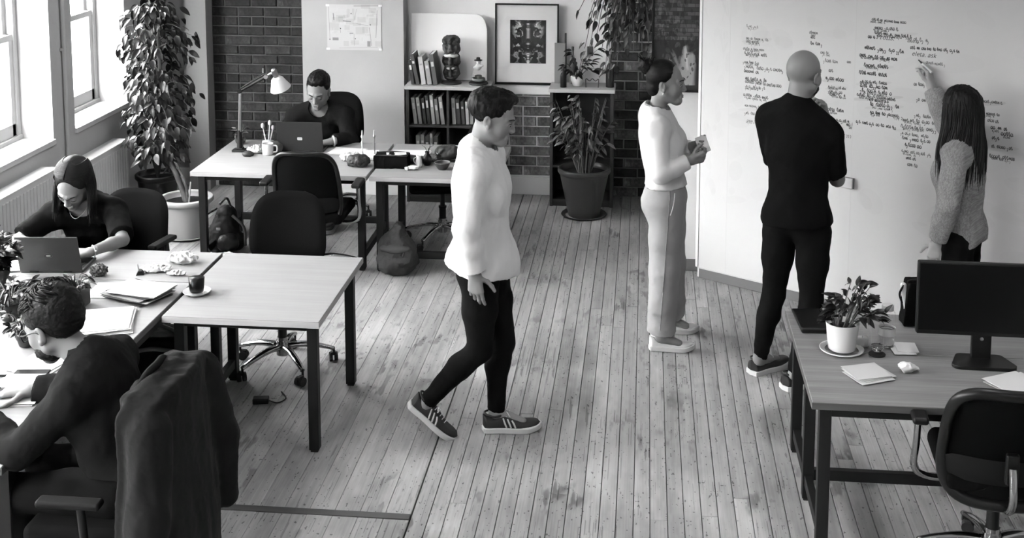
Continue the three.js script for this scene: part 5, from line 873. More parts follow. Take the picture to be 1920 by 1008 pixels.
{ // tall dark poster in a black frame on the white partition
  const tex = canvasTex(512, 1024, (g, w, h) => {
    const R = rng(14); g.fillStyle = '#262626'; g.fillRect(0, 0, w, h);
    for (let y = 0; y < h * .62; y += 30) for (let x = (y / 30 % 2) * 40 - 80; x < w; x += 84) { const v = 40 + R() * 60; g.fillStyle = 'rgb(' + v + ',' + v + ',' + v + ')'; g.fillRect(x, y, 80, 26); }
    for (let i = 0; i < 260; i++) { const v = R() < .6 ? 12 : 70 + R() * 60; g.fillStyle = 'rgba(' + v + ',' + v + ',' + v + ',.35)'; g.beginPath(); g.ellipse(R() * w, R() * h * .85, 6 + R() * 30, 4 + R() * 20, R() * 3, 0, 7); g.fill(); }
    const pale = (pts, v) => { for (let q = 0; q < 9; q++) { g.fillStyle = 'rgba(' + v + ',' + v + ',' + v + ',.16)'; g.beginPath(); pts.forEach(([x, y], i) => { const X = (x + (R() - .5) * .1) * w, Y = (y + (R() - .5) * .04) * h; i ? g.lineTo(X, Y) : g.moveTo(X, Y); }); g.fill(); } };
    pale([[.30, .95], [.28, .82], [.36, .78], [.50, .86], [.52, .96]], 185); pale([[.62, .98], [.60, .86], [.66, .70], [.72, .68], [.74, .74], [.90, .73], [.92, .82], [.90, .98]], 195); pale([[.40, .72], [.46, .74], [.56, .82], [.64, .84], [.62, .87], [.52, .85]], 150); pale([[.70, .74], [.72, .68], [.76, .74], [.76, .84], [.72, .86]], 215);
    for (let i = 0; i < 40; i++) { g.fillStyle = 'rgba(30,30,30,.5)'; g.beginPath(); g.ellipse((.25 + R() * .7) * w, (.7 + R() * .28) * h, 4 + R() * 12, 3 + R() * 14, R() * 3, 0, 7); g.fill(); }
    g.fillStyle = '#2a2a2a'; g.fillRect(.2 * w, .965 * h, w, h);
  });
  const t = thing('poster', 'tall dark framed poster on the white partition behind the standing woman', 'poster', [.212, 1.275, -8.767]);
  part('frame', [rspan(-.168, .168, 0, .016, 0, .022, .002), rspan(-.168, -.152, 0, 1.0, 0, .022, .002), rspan(.152, .168, 0, 1.0, 0, .022, .002), rspan(-.168, .168, .984, 1.0, 0, .022, .002)], M.plasticBlack, t);
  part('print', box(.306, .97, .006, 0, .5, .008), new THREE.MeshPhysicalMaterial({ map: tex, roughness: .5 }), t);
}
{ // white panel with a rounded corner leaning behind the shelf objects
  const s = new THREE.Shape(); s.moveTo(-.32, 0); s.lineTo(.32, 0); s.lineTo(.32, .42); s.quadraticCurveTo(.31, .545, .22, .555); s.lineTo(-.32, .555);
  const g = new THREE.ExtrudeGeometry(s, { depth: .014, bevelEnabled: true, bevelSize: .003, bevelThickness: .003, bevelSegments: 2 });
  const m = single('leaning_panel', g, M.board_, 'white panel with a rounded top corner leaning on the wall behind the shelf ornaments', 'panel', null, [-1.645, .992, -10.545]); m.rotation.x = -.05;
}
// ------------------------------------------------------------ plants
function leafGeo(l, w, droop, fold, R, point = 1) {
  const n = 6, pos = [], uv = [], idx = [], tw = (R() - .5) * .5;
  for (let i = 0; i <= n; i++) { const t = i / n, hw = w / 2 * Math.pow(Math.sin(Math.PI * Math.min(1, Math.pow(t, .75) * .97 + .02)), .8) + .0006, y = l * t, z = -droop * l * t * t, a = tw * t;
    for (const s of [-1, 0, 1]) { const x = s * hw, zz = z + (s ? fold * hw : 0); pos.push(x * Math.cos(a) - (zz - z) * Math.sin(a), y, z + x * Math.sin(a) + (zz - z) * Math.cos(a)); uv.push(.5 + s * .5, t); } }
  for (let i = 0; i < n; i++) for (let j = 0; j < 2; j++) { const a = i * 3 + j, b = a + 3; idx.push(a, a + 1, b, b, a + 1, b + 1); }
  const g = new THREE.BufferGeometry(); g.setAttribute('position', new THREE.Float32BufferAttribute(pos, 3)); g.setAttribute('uv', new THREE.Float32BufferAttribute(uv, 2)); g.setIndex(idx); g.computeVertexNormals(); return g;
}
// leaves: list of [position, direction, scale]; the first 300 are parts, the rest one part
function putLeaves(parent, list, geos, mats, R, cap = 300) {
  const rest = [];
  list.forEach(([p, d, s], i) => {
    const y = d.clone().normalize(), up = V((R() - .5) * .9, 1, .55 + (R() - .5) * .9), x = y.clone().cross(up).normalize(), z = x.clone().cross(y).normalize();
    const m = new THREE.Matrix4().makeBasis(x, y, z).scale(V(s, s, s)); m.setPosition(p);
    const g = geos[Math.floor(R() * geos.length)], mt = mats[Math.floor(R() * mats.length)];
    if (i < cap) { const q = part('leaf', g, mt, parent); m.decompose(q.position, q.quaternion, q.scale); } else rest.push(g.clone().applyMatrix4(m));
  });
  if (rest.length) { const q = part('leaf', merge(rest), mats[0], parent); q.userData.kind = 'stuff'; }
}
function leafSet(l, w, droop, fold, seed, n = 5) { const R = rng(seed); return Array.from({ length: n }, () => leafGeo(l * (.85 + R() * .3), w * (.85 + R() * .3), droop * (.5 + R()), fold * (.5 + R()), R)); }
const potProfile = (rt, rb, h, lip = .012, th = .012) => [[0, 0], [rb - .008, 0], [rb, .006], [rt - lip * .4, h - .05], [rt + lip * .2, h - .045], [rt + lip, h - .03], [rt + lip, h - .006], [rt + lip - .006, h], [rt - th + .004, h], [rt - th, h - .01], [rt - th - .004, h - .055], [0, h - .055]];
function pot(t, rt, rb, h, m, lip = .012) { part('pot', lathe(potProfile(rt, rb, h, lip), 40), m, t); part('soil', lathe([[0, h - .04], [rt * .5, h - .036], [rt - .013, h - .045]], 28), M.soil, t); }
{ // tall weeping fig
  const t = thing('potted_fig', 'tall weeping fig tree in a round white pot between the window and the back desk', 'plant', [-3.475, 0, -9.2]), R = rng(101);
  pot(t, .185, .14, .30, M.potWhite, .022);
  part('saucer', lathe([[0, .0], [.17, 0], [.2, .012], [.205, .02], [.195, .02], [.16, .006]], 36), M.potWhite, t);
  const tr = [[0, .25, 0], [-.03, .34, -.02], [-.09, .46, -.05], [-.15, .56, -.09], [-.19, .75, -.12], [-.22, 1.1, -.14], [-.24, 1.7, -.15]];
  part('trunk', limb(tr, [.022, .02, .021, .019, .016, .012, .005], 40, 10), M.bark, t); part('trunk', limb([[.02, .26, .01], [-.0, .40, .0], [-.07, .52, -.04], [-.14, .62, -.08]], [.012, .011, .011, .01], 20, 8), M.bark, t);
  part('stake', rod([.03, .22, .03], [.05, .42, .02], .006, 8), M.paperGrey, t);
  const br = [], L = [], back = [];
  for (let k = 0; k < 112; k++) {
    const y = .55 + 1.2 * ((k + .5) / 112), a = R() * 6.283, top = sm(1.85, 1.45, y), rad = (.21 + .10 * R()) * (.45 + .55 * top) * (y < .75 ? .9 : 1), c0 = V(-.235 - .04 * (y - .6), y, -.12 - .02 * y), e = c0.clone().add(V(Math.cos(a) * rad, .03 + R() * .05 - .02, Math.sin(a) * rad * .8));
    const mid = mix(c0, e, .5).add(V(0, .05, 0)); br.push(limb([c0, mid, e], [.006, .004, .002], 6, 5));
    for (let i = 0; i < 8; i++) { const f = .3 + .75 * R(), p = f < .5 ? mix(c0, mid, f * 2) : mix(mid, e, f * 2 - 1); p.add(V((R() - .5) * .1, (R() - .5) * .1, (R() - .5) * .1)); const d = V(Math.cos(a) * .5 + (R() - .5) * .9, -1.1 + R() * .9, Math.sin(a) * .5 + (R() - .5) * .9); (p.z > -.16 ? L : back).push([p, d, .75 + R() * .5]); }
  }
  part('branch', merge(br), M.bark, t).userData.kind = 'stuff';
  L.sort((a, b) => b[0].z - a[0].z); putLeaves(t, [...L, ...back], leafSet(.078, .036, .25, .35, 31, 6), [M.leaf[0], M.leaf[1], M.leaf[2], M.leaf[3], M.leaf[4]], R);
}
{ // dark bush in the black pot behind it
  const t = thing('potted_plant', 'dark leaved plant in a black pot behind the white fig pot', 'plant', [-3.90, 0, -9.72]), R = rng(103); pot(t, .165, .125, .335, M.potBlack, .014);
  const L = [], st = []; for (let k = 0; k < 14; k++) { const a = R() * 6.283, e = V(Math.cos(a) * .13, .62 + R() * .28, Math.sin(a) * .12); st.push(limb([[0, .29, 0], [e.x * .4, .5, e.z * .4], e], [.006, .005, .003], 8, 5)); for (let i = 0; i < 6; i++) { const p = mix(V(0, .4, 0), e, .3 + .7 * R()); L.push([p, V(Math.cos(a) + R() - .5, -.5 - R(), Math.sin(a) + R() - .5), .8 + R() * .5]); } }
  part('stem', merge(st), M.stem, t).userData.kind = 'stuff'; putLeaves(t, L, leafSet(.12, .055, .3, .3, 33, 4), [M.leaf[0], M.leaf[4]], R);
}
{ // dark pot in front of the second bookcase
  const t = thing('potted_plant', 'sparse leafy plant in a big dark glazed pot before the right bookcase', 'plant', [-.475, 0, -10.03]), R = rng(105);
  pot(t, .20, .125, .395, M.potGrey, .012); part('saucer', lathe([[0, 0], [.15, 0], [.185, .014], [.18, .02], [.15, .008]], 32), M.potGrey, t);
  const L = [], st = []; for (let k = 0; k < 36; k++) { const a = R() * 6.283, r = .06 + R() * .17, h = .58 + R() * .42, e = V(Math.cos(a) * r * 1.15, h, Math.sin(a) * r * .7), b = V(Math.cos(a) * .05, .35, Math.sin(a) * .05), m = mix(b, e, .6).add(V(0, .05, 0)); st.push(limb([b, m, e], [.006, .005, .002], 10, 5)); for (let i = 0; i < 8; i++) { const f = .3 + .75 * R(), p = f < .6 ? mix(b, m, f / .6) : mix(m, e, (f - .6) / .4); L.push([p, V(Math.cos(a) * .8 + (R() - .5) * 1.4, -.9 + R() * 1.2, Math.sin(a) + (R() - .5)), .7 + R() * .6]); } }
  for (let k = 0; k < 5; k++) { const e = V(-.16 - R() * .1, .62 + R() * .2, .05); st.push(limb([[-.03, .36, 0], [-.1, .62, .03], e], [.005, .004, .002], 8, 5)); L.push([e, V(-1, -.2 - R() * .6, .2), 1.1]); }
  part('stem', merge(st), M.stem, t).userData.kind = 'stuff'; putLeaves(t, L, leafSet(.066, .023, .3, .4, 35, 5), [M.leaf[1], M.leaf[2], M.leaf[3], M.leafPale[2], M.leafPale[1]], R);
}
{ // small plant on top of that bookcase
  const t = thing('potted_plant', 'small sprigged houseplant on top of the right bookcase', 'plant', [-.555, .986, -10.40]), R = rng(107); pot(t, .05, .036, .085, M.white, .005);
  const L = [], st = []; for (let k = 0; k < 11; k++) { const a = R() * 6.283, r = .05 + R() * .14, e = V(Math.cos(a) * r, .13 + R() * .2, Math.sin(a) * r * .6); st.push(limb([[0, .05, 0], mix(V(0, .05, 0), e, .6).add(V(0, .04, 0)), e], [.0035, .003, .0015], 8, 5)); for (let i = 0; i < 5; i++) L.push([mix(V(0, .07, 0), e, .4 + .65 * R()), V(Math.cos(a) + R() - .5, .3 - R() * .9, Math.sin(a)), .7 + R() * .5]); }
  part('stem', merge(st), M.stem, t).userData.kind = 'stuff'; putLeaves(t, L, leafSet(.07, .024, .3, .4, 37, 4), [M.leaf[0], M.leaf[1]], R);
}
{ // hanging plant over the brick pier
  const t = thing('hanging_plant', 'trailing plant hung from the ceiling over the brick pier and the dark poster', 'plant', [.04, 1.84, -9.3]), R = rng(109);
  part('pot', lathe(potProfile(.15, .10, .2), 32), M.potGrey, t); part('soil', lathe([[0, .165], [.13, .16]], 24), M.soil, t);
  for (let k = 0; k < 3; k++) { const a = k * 2.094 + .4; part('cord', rod([Math.cos(a) * .15, .19, Math.sin(a) * .15], [0, .75, 0], .003, 6), M.stem, t); } part('cord', rod([0, .74, 0], [0, CEIL - 1.84, 0], .003, 6), M.stem, t);
  const L = [], st = []; for (let k = 0; k < 84; k++) {
    const a = R() * 6.283, r = .14 + R() * .38, drop = -.08 - R() * .50 + (r > .36 ? .12 : 0), e = V(Math.cos(a) * r * 1.12 + .03, drop, Math.sin(a) * r * .55), b = V(Math.cos(a) * .09, .18, Math.sin(a) * .09), m = V(Math.cos(a) * r * .8, .14 + drop * .25, Math.sin(a) * r * .45);
    st.push(limb([b, m, e], [.005, .004, .002], 10, 5)); for (let i = 0; i < 7; i++) { const f = .35 + .7 * R(), p = f < .5 ? mix(b, m, f * 2) : mix(m, e, f * 2 - 1); p.add(V((R() - .5) * .05, (R() - .5) * .05, (R() - .5) * .05)); L.push([p, V(Math.cos(a) * .5 + (R() - .5) * 1.3, -1 + R() * .8, Math.sin(a) * .5 + (R() - .5)), .7 + R() * .55]); }
  }
  part('stem', merge(st), M.stem, t).userData.kind = 'stuff'; L.sort((a, b) => a[0].y - b[0].y); putLeaves(t, L, leafSet(.07, .030, .3, .4, 39, 5), [M.leaf[0], M.leaf[1], M.leaf[4], M.leaf[0]], R);
}
{ // plant on the monitor desk
  const t = thing('potted_plant', 'bushy small leaved plant in a white pot on the monitor desk', 'plant', [.905, .7, -5.70]), R = rng(111);
  part('saucer', lathe([[0, 0], [.082, 0], [.098, .008], [.1, .013], [.094, .013], [.075, .005]], 36), M.whiteGloss, t);
  part('pot', lathe([[0, .006], [.052, .006], [.06, .012], [.066, .05], [.072, .115], [.075, .132], [.072, .135], [.067, .13], [.064, .1], [0, .1]], 40), M.whiteGloss, t); part('soil', lathe([[0, .118], [.066, .11]], 24), M.soil, t);
  const L = [], st = []; for (let k = 0; k < 26; k++) {
    const a = R() * 6.283, r = .03 + R() * .11, h = .19 + R() * .16, e = V(Math.cos(a) * r + .035 + .03 * R(), h - r * .5, Math.sin(a) * r * .9), b = V(Math.cos(a) * .03, .11, Math.sin(a) * .03), m = mix(b, e, .55).add(V(0, .025, 0));
    st.push(limb([b, m, e], [.0035, .003, .0016], 8, 5)); for (let i = 0; i < 6; i++) { const f = .35 + .68 * R(), p = f < .55 ? mix(b, m, f / .55) : mix(m, e, (f - .55) / .45); L.push([p, V(Math.cos(a) * .8 + (R() - .5) * 1.3, -.25 + R() * .9, Math.sin(a) * .8 + (R() - .5) * 1.3), .7 + R() * .55]); }
  }
  part('stem', merge(st), M.stem, t).userData.kind = 'stuff'; putLeaves(t, L, leafSet(.05, .02, .35, .45, 41, 5), [M.leaf[0], M.leaf[0], M.leaf[4], M.leaf[1]], R);
}
function smallPlant(label, pos, o) {
  const t = thing('potted_plant', label, 'plant', pos), R = rng(o.seed);
  if (o.square) part('pot', rbox(.11, .105, .11, .006, 0, .0535, 0), M.potBlack, t); else pot(t, o.r, o.r * .75, o.ph, o.pot ?? M.potBlack, .006);
  if (o.square) part('soil', span(-.05, .05, .1, .108, -.05, .05), M.soil, t);
  const L = [], st = [], y0 = o.ph - .03; for (let k = 0; k < o.n; k++) { const a = R() * 6.283, r = o.spread * (.3 + .7 * R()), e = V(Math.cos(a) * r, y0 + .04 + o.h * (.3 + .7 * R()), Math.sin(a) * r); st.push(limb([[e.x * .2, y0, e.z * .2], mix(V(0, y0, 0), e, .6).add(V(0, .03, 0)), e], [.003, .0025, .0015], 7, 5)); for (let i = 0; i < o.l; i++) L.push([mix(V(e.x * .2, y0, e.z * .2), e, .3 + .75 * R()), V(Math.cos(a) + (R() - .5) * 1.4, -.4 + R() * 1.2, Math.sin(a) + (R() - .5) * 1.4), .7 + R() * .6]); }
  part('stem', merge(st), M.stem, t).userData.kind = 'stuff'; putLeaves(t, L, leafSet(o.len, o.len * (o.wr ?? .4), .35, .4, o.seed + 1, 4), o.mats ?? [M.leaf[0], M.leaf[1], M.leaf[4]], R);
  return t;
}
smallPlant('trailing succulent in a square black planter on the papers desk, behind the man in glasses', [-2.80, .7, -5.865], { square: true, ph: .12, spread: .11, h: .02, n: 16, l: 3, len: .03, seed: 121, mats: [M.leaf[0], M.leaf[1], M.leafPale[1]] });
smallPlant('tall dark bushy potted plant at the left frame edge, beside the grey laptop', [-3.30, .7, -6.02], { r: .07, ph: .13, spread: .14, h: .2, n: 32, l: 8, len: .055, wr: .5, seed: 123 });
smallPlant('low dark spreading potted plant before the forehead of the man in glasses', [-3.03, .7, -5.66], { r: .055, ph: .09, spread: .15, h: .07, n: 26, l: 7, len: .045, seed: 125 });
smallPlant('small potted plant in a black cube nearest the face of the man in glasses', [-2.80, .7, -5.36], { r: .045, ph: .085, spread: .11, h: .06, n: 18, l: 6, len: .04, seed: 127 });
smallPlant('little flowering plant at the left corner of the back desk, behind the lamp stem', [-3.06, .7, -9.28], { r: .035, ph: .06, spread: .07, h: .07, n: 8, l: 4, len: .04, seed: 129, pot: M.potGrey, mats: [M.leafPale[2], M.leaf[1]] });
// ------------------------------------------------------------ things on the furniture
const blob = (fn, c, r, cell, uvs = 6) => surfaceNets(fn, [c[0] - r[0], c[1] - r[1], c[2] - r[2]], [c[0] + r[0], c[1] + r[1], c[2] + r[2]], cell, uvs);
const world = { l: V(1, 0, 0), u: V(0, 1, 0), f: V(0, 0, 1) };
// --- books
{
  const R = rng(201), tones = [.02, .06, .16, .33, .5, .09, .7, .25].map(v => mat(v, .55));
  const book = (label, x, y, z, th, h, d, lean, mt, group) => {
    const t = thing('book', label, 'book', [x, y, z], 0, group); t.rotation.z = lean;
    part('cover', [rspan(0, .003, 0, h, -d, 0, .001, 1), rspan(th - .003, th, 0, h, -d, 0, .001, 1), rspan(0, th, 0, h, -.005, .001, .0015, 1)], mt, t);
    part('pages', span(.003, th - .003, .004, h - .004, -d + .004, -.004), M.paper, t);
    const s = part('spine_label', span(th * .2, th * .8, h * (.55 + R() * .15), h * (.75 + R() * .1), .001, .0018), mt === tones[6] || mt === tones[4] ? M.card : M.paperGrey, t); return t;
  };
  const ord = ['first', 'second', 'third', 'fourth', 'fifth', 'sixth', 'seventh', 'eighth'];
  const row = (where, group, x, y, z, n, lean, spec) => { for (let i = 0; i < n; i++) { const th = .022 + R() * .016, h = spec[0] + R() * spec[1], k = Math.floor(R() * 8); const L = lean * (1 + (R() - .5) * .5); book([k < 2 || k === 5 ? 'dark' : k === 4 || k === 6 ? 'pale' : 'grey', 'book,', ord[i], 'from the left', where].join(' '), x, y, z, th, h, .19 + R() * .03, L, tones[k], group); x += th + .006 + Math.abs(L) * .05; } };
  row('on the upper left shelf of the left bookcase', 'books on the upper shelves of the left bookcase', -1.905, .656, -10.30, 7, .10, [.20, .05]);
  row('on the upper right shelf of the left bookcase', 'books on the upper shelves of the left bookcase', -1.585, .656, -10.32, 6, .06, [.19, .05]);
  row('on the middle shelf of the left bookcase', 'books on the middle shelf of the left bookcase', -1.89, .346, -10.31, 5, .02, [.19, .04]);
  row('leaning on top of the left bookcase', 'books leaning on top of the left bookcase', -1.925, .988, -10.30, 5, .16, [.19, .07]);
}
{ // stacked mask sculpture
  const t = thing('sculpture', 'dark stacked mask sculpture with pale bands on top of the left bookcase', 'sculpture', [-1.605, .986, -10.41]);
  part('base', lathe([[0, 0], [.085, 0], [.088, .006], [.08, .014], [.03, .02], [.028, .035], [0, .036]], 32), M.dark, t);
  const seg = (y, rx, ry, rz, m, n, k) => { const E = ellip([0, y, 0], [rx, ry, rz], world), nose = cone([0, y + ry * .25, rz * .85], [0, y - ry * .2, rz * 1.15], .012, .02), e1 = ball([-rx * .42, y + ry * .15, rz * .88], .02), e2 = ball([rx * .42, y + ry * .15, rz * .88], .02), mo = cone([-rx * .4, y - ry * .55, rz * .9], [rx * .4, y - ry * .55, rz * .9], .012, .012); return part(n, blob((x, yy, z) => smax(smax(smax(smin(E(x, yy, z), nose(x, yy, z), .02), -e1(x, yy, z), .01), -e2(x, yy, z), .01), -mo(x, yy, z), .008) + .014 * fold3(x * 24, yy * 24, z * 24, k), [0, y, 0], [rx + .04, ry + .03, rz + .05], .007), m, t); };
  seg(.10, .070, .085, .06, M.dark, 'mask', 1); seg(.195, .078, .075, .065, M.dark, 'mask', 2); seg(.30, .072, .08, .066, M.darkGrey, 'mask', 3); seg(.36, .078, .045, .06, M.dark, 'mask', 4);
  for (const [y, r] of [[.135, .052], [.236, .066]]) part('band', blob((x, yy, z) => ellip([0, y, .006], [r, .021, r * .92], world)(x, yy, z) + .005 * fold3(x * 30, yy * 40, z * 30, 5), [0, y, 0], [.11, .05, .11], .007), M.paperGrey, t);
}
{ // glass lantern jar with small ornaments
  const t = thing('glass_jar', 'small glass cloche jar with dark ornaments on a black base, top of the left bookcase', 'jar', [-1.378, .986, -10.40]);
  part('base', lathe([[0, 0], [.078, 0], [.082, .008], [.076, .016], [0, .018]], 32), M.dark, t);
  part('glass', lathe([[.064, .018], [.065, .085], [.058, .105], [.03, .118], [.0285, .115], [.056, .102], [.0625, .084], [.0615, .018]], 32), M.glass, t);
  part('candle', lathe([[0, .019], [.03, .019], [.03, .07], [.026, .074], [0, .074]], 24), M.darkGrey, t); part('ribbon', lathe([[.05, .03], [.059, .03], [.059, .05], [.05, .05]], 24), M.midGrey, t);
  part('figurine', [blob((x, y, z) => smin(smin(ellip([0, .145, 0], [.028, .03, .026], world)(x, y, z), ball([.003, .19, .0], .021)(x, y, z), .01), cone([-.03, .14, .01], [.036, .155, .012], .011, .009)(x, y, z), .01), [0, .16, 0], [.07, .07, .06], .005)], M.paperGrey, t);
  part('hat', lathe([[0, .225], [.014, .224], [.018, .206], [.034, .202], [.034, .198], [0, .198]], 24), M.dark, t);
}
{ // bottle, slate and upright ornament on the right bookcase
  const b = (label, x, z, h, r, m) => { const t = thing('bottle', label, 'bottle', [x, .986, z]); part('glass', lathe([[0, 0], [r, 0], [r, h * .55], [r * .8, h * .66], [r * .36, h * .76], [r * .34, h * .94], [0, h * .94]], 24), m, t); part('cap', lathe([[r * .4, h * .9], [r * .42, h], [0, h]], 20), M.dark, t); return t; };
  b('dark wine bottle at the right end of the right bookcase, against the brick pier', -.285, -10.38, .27, .034, M.plasticBlack);
  b('short dark bottle beside the sprigged plant on the right bookcase', -.665, -10.335, .17, .026, M.plasticBlack);
  b('tall dark slim bottle standing behind the sprigged plant on the right bookcase', -.60, -10.5, .31, .026, M.darkGrey);
  const s = single('slate_board', rspan(-.045, .045, 0, .34, -.008, .008, .003), M.midGrey, 'narrow grey board standing beside the framed print on the right bookcase', 'board', null, [-.705, .986, -10.50]);
  single('wooden_ruler', rspan(-.008, .008, 0, .42, -.003, .003, .001), M.dark, 'thin dark ruler standing behind the narrow grey board', 'ruler', null, [-.66, .986, -10.525]);
  const f = thing('ornament', 'small dark square ornament hung on the white wall above the sprigged plant', 'ornament', [-.46, 1.20, BACK - .03]); part('tile', rspan(-.025, .025, 0, .08, 0, .012, .003), M.darkGrey, f); part('hook', rod([0, .078, .006], [0, .095, .006], .003, 6), M.steel, f);
  const c = thing('card_stand', 'little wire stand at the front of the right bookcase top', 'stand', [-.43, .986, -10.36]); part('wire', [tube([[-.05, 0, .02], [-.05, .07, 0], [-.02, .05, 0], [0, .07, 0], [.03, .05, 0], [.05, .07, 0], [.05, 0, .02]], .004, 30, 6)], M.dark, c);
}
{ // jointed desk lamp
  const t = thing('desk_lamp', 'jointed black desk lamp with a white shade on the back desk', 'lamp', [-2.992, .7, -9.06]);
  part('base', [rbox(.105, .018, .08, .004, 0, .009, 0), rbox(.05, .012, .05, .004, 0, .022, 0)], M.blackSteel, t);
  part('post', [rod([0, .02, 0], [0, .16, 0], .024, 12, .014), rod([.024, .02, .012], [.024, .10, .012], .005, 8)], M.blackSteel, t);
  part('arm', [rod([0, .15, 0], [.012, .455, 0], .011, 10), rod([.012, .15, .012], [.02, .44, .012], .004, 8)], M.steel, t);
  part('joint', [rod([.012, .455, -.02], [.012, .455, .02], .016, 14), rod([.012, .455, -.026], [.012, .455, .026], .006, 8)], M.blackSteel, t);
  part('arm', [rod([.012, .455, 0], [.225, .575, .03], .010, 10), rod([.02, .478, .012], [.21, .592, .04], .004, 8), rod([.03, .485, -.012], [.2, .60, .02], .003, 8)], M.blackSteel, t);
  part('joint', [rod([.225, .575, .005], [.225, .575, .055], .016, 14), rod([.225, .575, .03], [.262, .60, .035], .010, 10), rod([.20, .60, .03], [.20, .635, .03], .006, 8)], M.steel, t);
  const q = new THREE.Euler(.35, 0, .22, 'YXZ'), sh = lathe([[.018, .06], [.03, .052], [.044, .04], [.06, .0], [.078, -.042], [.075, -.042], [.057, -.002], [.041, .037], [.0, .045]], 36); sh.applyMatrix4(new THREE.Matrix4().makeRotationFromEuler(q)); sh.translate(.325, .53, .06);
  const s = part('lamp_shade', sh, M.lampShade, t); part('socket', [moved(lathe([[0, .05], [.02, .05], [.022, .11], [.014, .125], [0, .127]], 24), .325, .53, .06, .35, 0, .22), rod([.262, .60, .035], [.315, .60, .075], .009, 8)], M.steel, t);
  part('bulb', moved(new THREE.SphereGeometry(.026, 20, 14), .325, .515, .06), M.white, t);
}
// --- laptops: origin at the hinge, keyboard towards -z, lid leaning back towards +z
function laptop(label, pos, turn, o) {
  const t = thing('laptop', label, 'laptop', pos, turn), w = o.w, d = o.d, a = o.tilt;
  const b = part('base', rbox(w, .014, d, .005, 0, .008, -d / 2), o.mat, t), K = [];
  for (let r = 0; r < 5; r++) for (let c = 0; c < 13; c++) { const kw = (w - .05) / 13; K.push(rbox(kw * .86, .003, .014, .001, -w / 2 + .025 + (c + .5) * kw, .0162, -.045 - r * .0175, 1)); }
  part('keyboard', K, M.plasticBlack, t).userData.kind = 'stuff'; part('deck', rspan(-w / 2 + .012, w / 2 - .012, .0145, .0153, -d + .01, -.02, .0004, 1), M.plasticSoft, t); part('touchpad', rspan(-.05, .05, .0152, .0158, -d + .02, -d + .09, .0003, 1), M.darkGrey, t);
  const m = new THREE.Matrix4().makeRotationX(a); m.setPosition(0, .014, .004); const L = o.h ?? d * .95, lid = part('lid', rbox(w, L, .007, .0034, 0, L / 2, 0).applyMatrix4(m), o.mat, t);
  part('screen', rspan(-w / 2 + .008, w / 2 - .008, .012, L - .008, -.0045, -.0036, .0004, 1).applyMatrix4(m), M.screen, lid);
  if (o.ring) { const g = new THREE.TorusGeometry(.020, .0022, 8, 40); g.scale(1, .74, 1); g.translate(0, L * .46, .0035); part('badge_ring', g.applyMatrix4(m), M.badgeDark, lid); part('badge', moved(extrude(roundRect(.022, .009, .003), .001), 0, L * .46, .0035).applyMatrix4(m), M.badge, lid); }
  else part('badge', moved(extrude(roundRect(.038, .022, .007), .0012), 0, L * .42, .0035).applyMatrix4(m), M.badge, lid);
  for (const q of [-1, 1]) part('hinge', rod([q * w * .34, .012, .003], [q * w * .2, .012, .003], .006, 10), M.plasticBlack, t);
  return t;
}
laptop('open grey metal laptop with an oval badge in front of the dark haired woman', [-3.145, .70, -6.325], .10, { w: .335, d: .225, h: .215, tilt: .30, mat: M.laptopGrey, ring: true });
laptop('open black laptop with a pale badge before the man at the back desk', [-2.535, .70, -9.08], .02, { w: .345, d: .235, h: .225, tilt: .16, mat: M.laptopBlack });
{ // monitor seen from behind
  const t = thing('monitor', 'big black flat monitor seen from its front on the wooden desk at right', 'monitor', [1.50, .7, -5.60], -.02);
  part('stand_base', moved(extrude((() => { const s = new THREE.Shape(); s.moveTo(-.10, -.075); s.quadraticCurveTo(-.13, -.075, -.135, -.04); s.lineTo(-.10, .06); s.quadraticCurveTo(-.095, .075, -.07, .075); s.lineTo(.07, .075); s.quadraticCurveTo(.095, .075, .10, .06); s.lineTo(.135, -.04); s.quadraticCurveTo(.13, -.075, .10, -.075); return s; })(), .010, .003), 0, .003, -.01, -Math.PI / 2), M.plasticBlack, t);
  part('stand_neck', [rspan(-.043, .043, .012, .22, -.06, -.035, .006)], M.plasticBlack, t); part('stand_badge', moved(lathe([[0, 0], [.008, 0], [.008, .003], [0, .003]], 20), 0, .105, -.035, Math.PI / 2), M.steel, t);
  const W = .575, y0 = .125, y1 = .455; part('housing', [rspan(-W / 2, W / 2, y0, y1, -.05, -.018, .008, 3)], M.plasticBlack, t); part('screen', rspan(-W / 2 + .008, W / 2 - .008, y0 + .018, y1 - .008, -.019, -.0165, .001, 1), M.screen, t); part('bezel_strip', rspan(-W / 2 + .004, W / 2 - .004, y0 + .001, y0 + .017, -.02, -.016, .001, 1), M.plasticBlack, t);
}
// --- paper goods
function sheet(w, d, sag, seed, x = 0, y = 0, z = 0, turn = 0, amp = .004) { const g = new THREE.BoxGeometry(w, .0014, d, 10, 1, 10), p = g.attributes.position; for (let i = 0; i < p.count; i++) { const u = p.getX(i) / w, v = p.getZ(i) / d; p.setY(i, p.getY(i) + amp * (1 + fold3(u * 3, v * 3, 0, seed)) * .7 + sag * Math.max(0, u + v - .5)); } g.computeVertexNormals(); return moved(g, x, y, z, 0, turn); }
function paperStack(label, pos, turn, o) {
  const t = thing(o.name ?? 'paper_stack', label, o.cat ?? 'papers', pos, turn), R = rng(o.seed);
  for (let i = 0; i < o.n; i++) part(o.piece ?? 'sheet', sheet(o.w * (1 - R() * .06), o.d * (1 - R() * .06), o.sag ?? 0, o.seed + i, (R() - .5) * .03, .002 + i * (o.step ?? .0032), (R() - .5) * .03, (R() - .5) * (o.spread ?? .16), .0018), (o.mats ?? [M.paper])[i % (o.mats ?? [1]).length], t);
  return t;
}
paperStack('loose pile of white sheets behind the shoulder of the man in glasses', [-2.55, .7, -5.66], .35, { n: 6, w: .24, d: .31, seed: 301, sag: .006 });
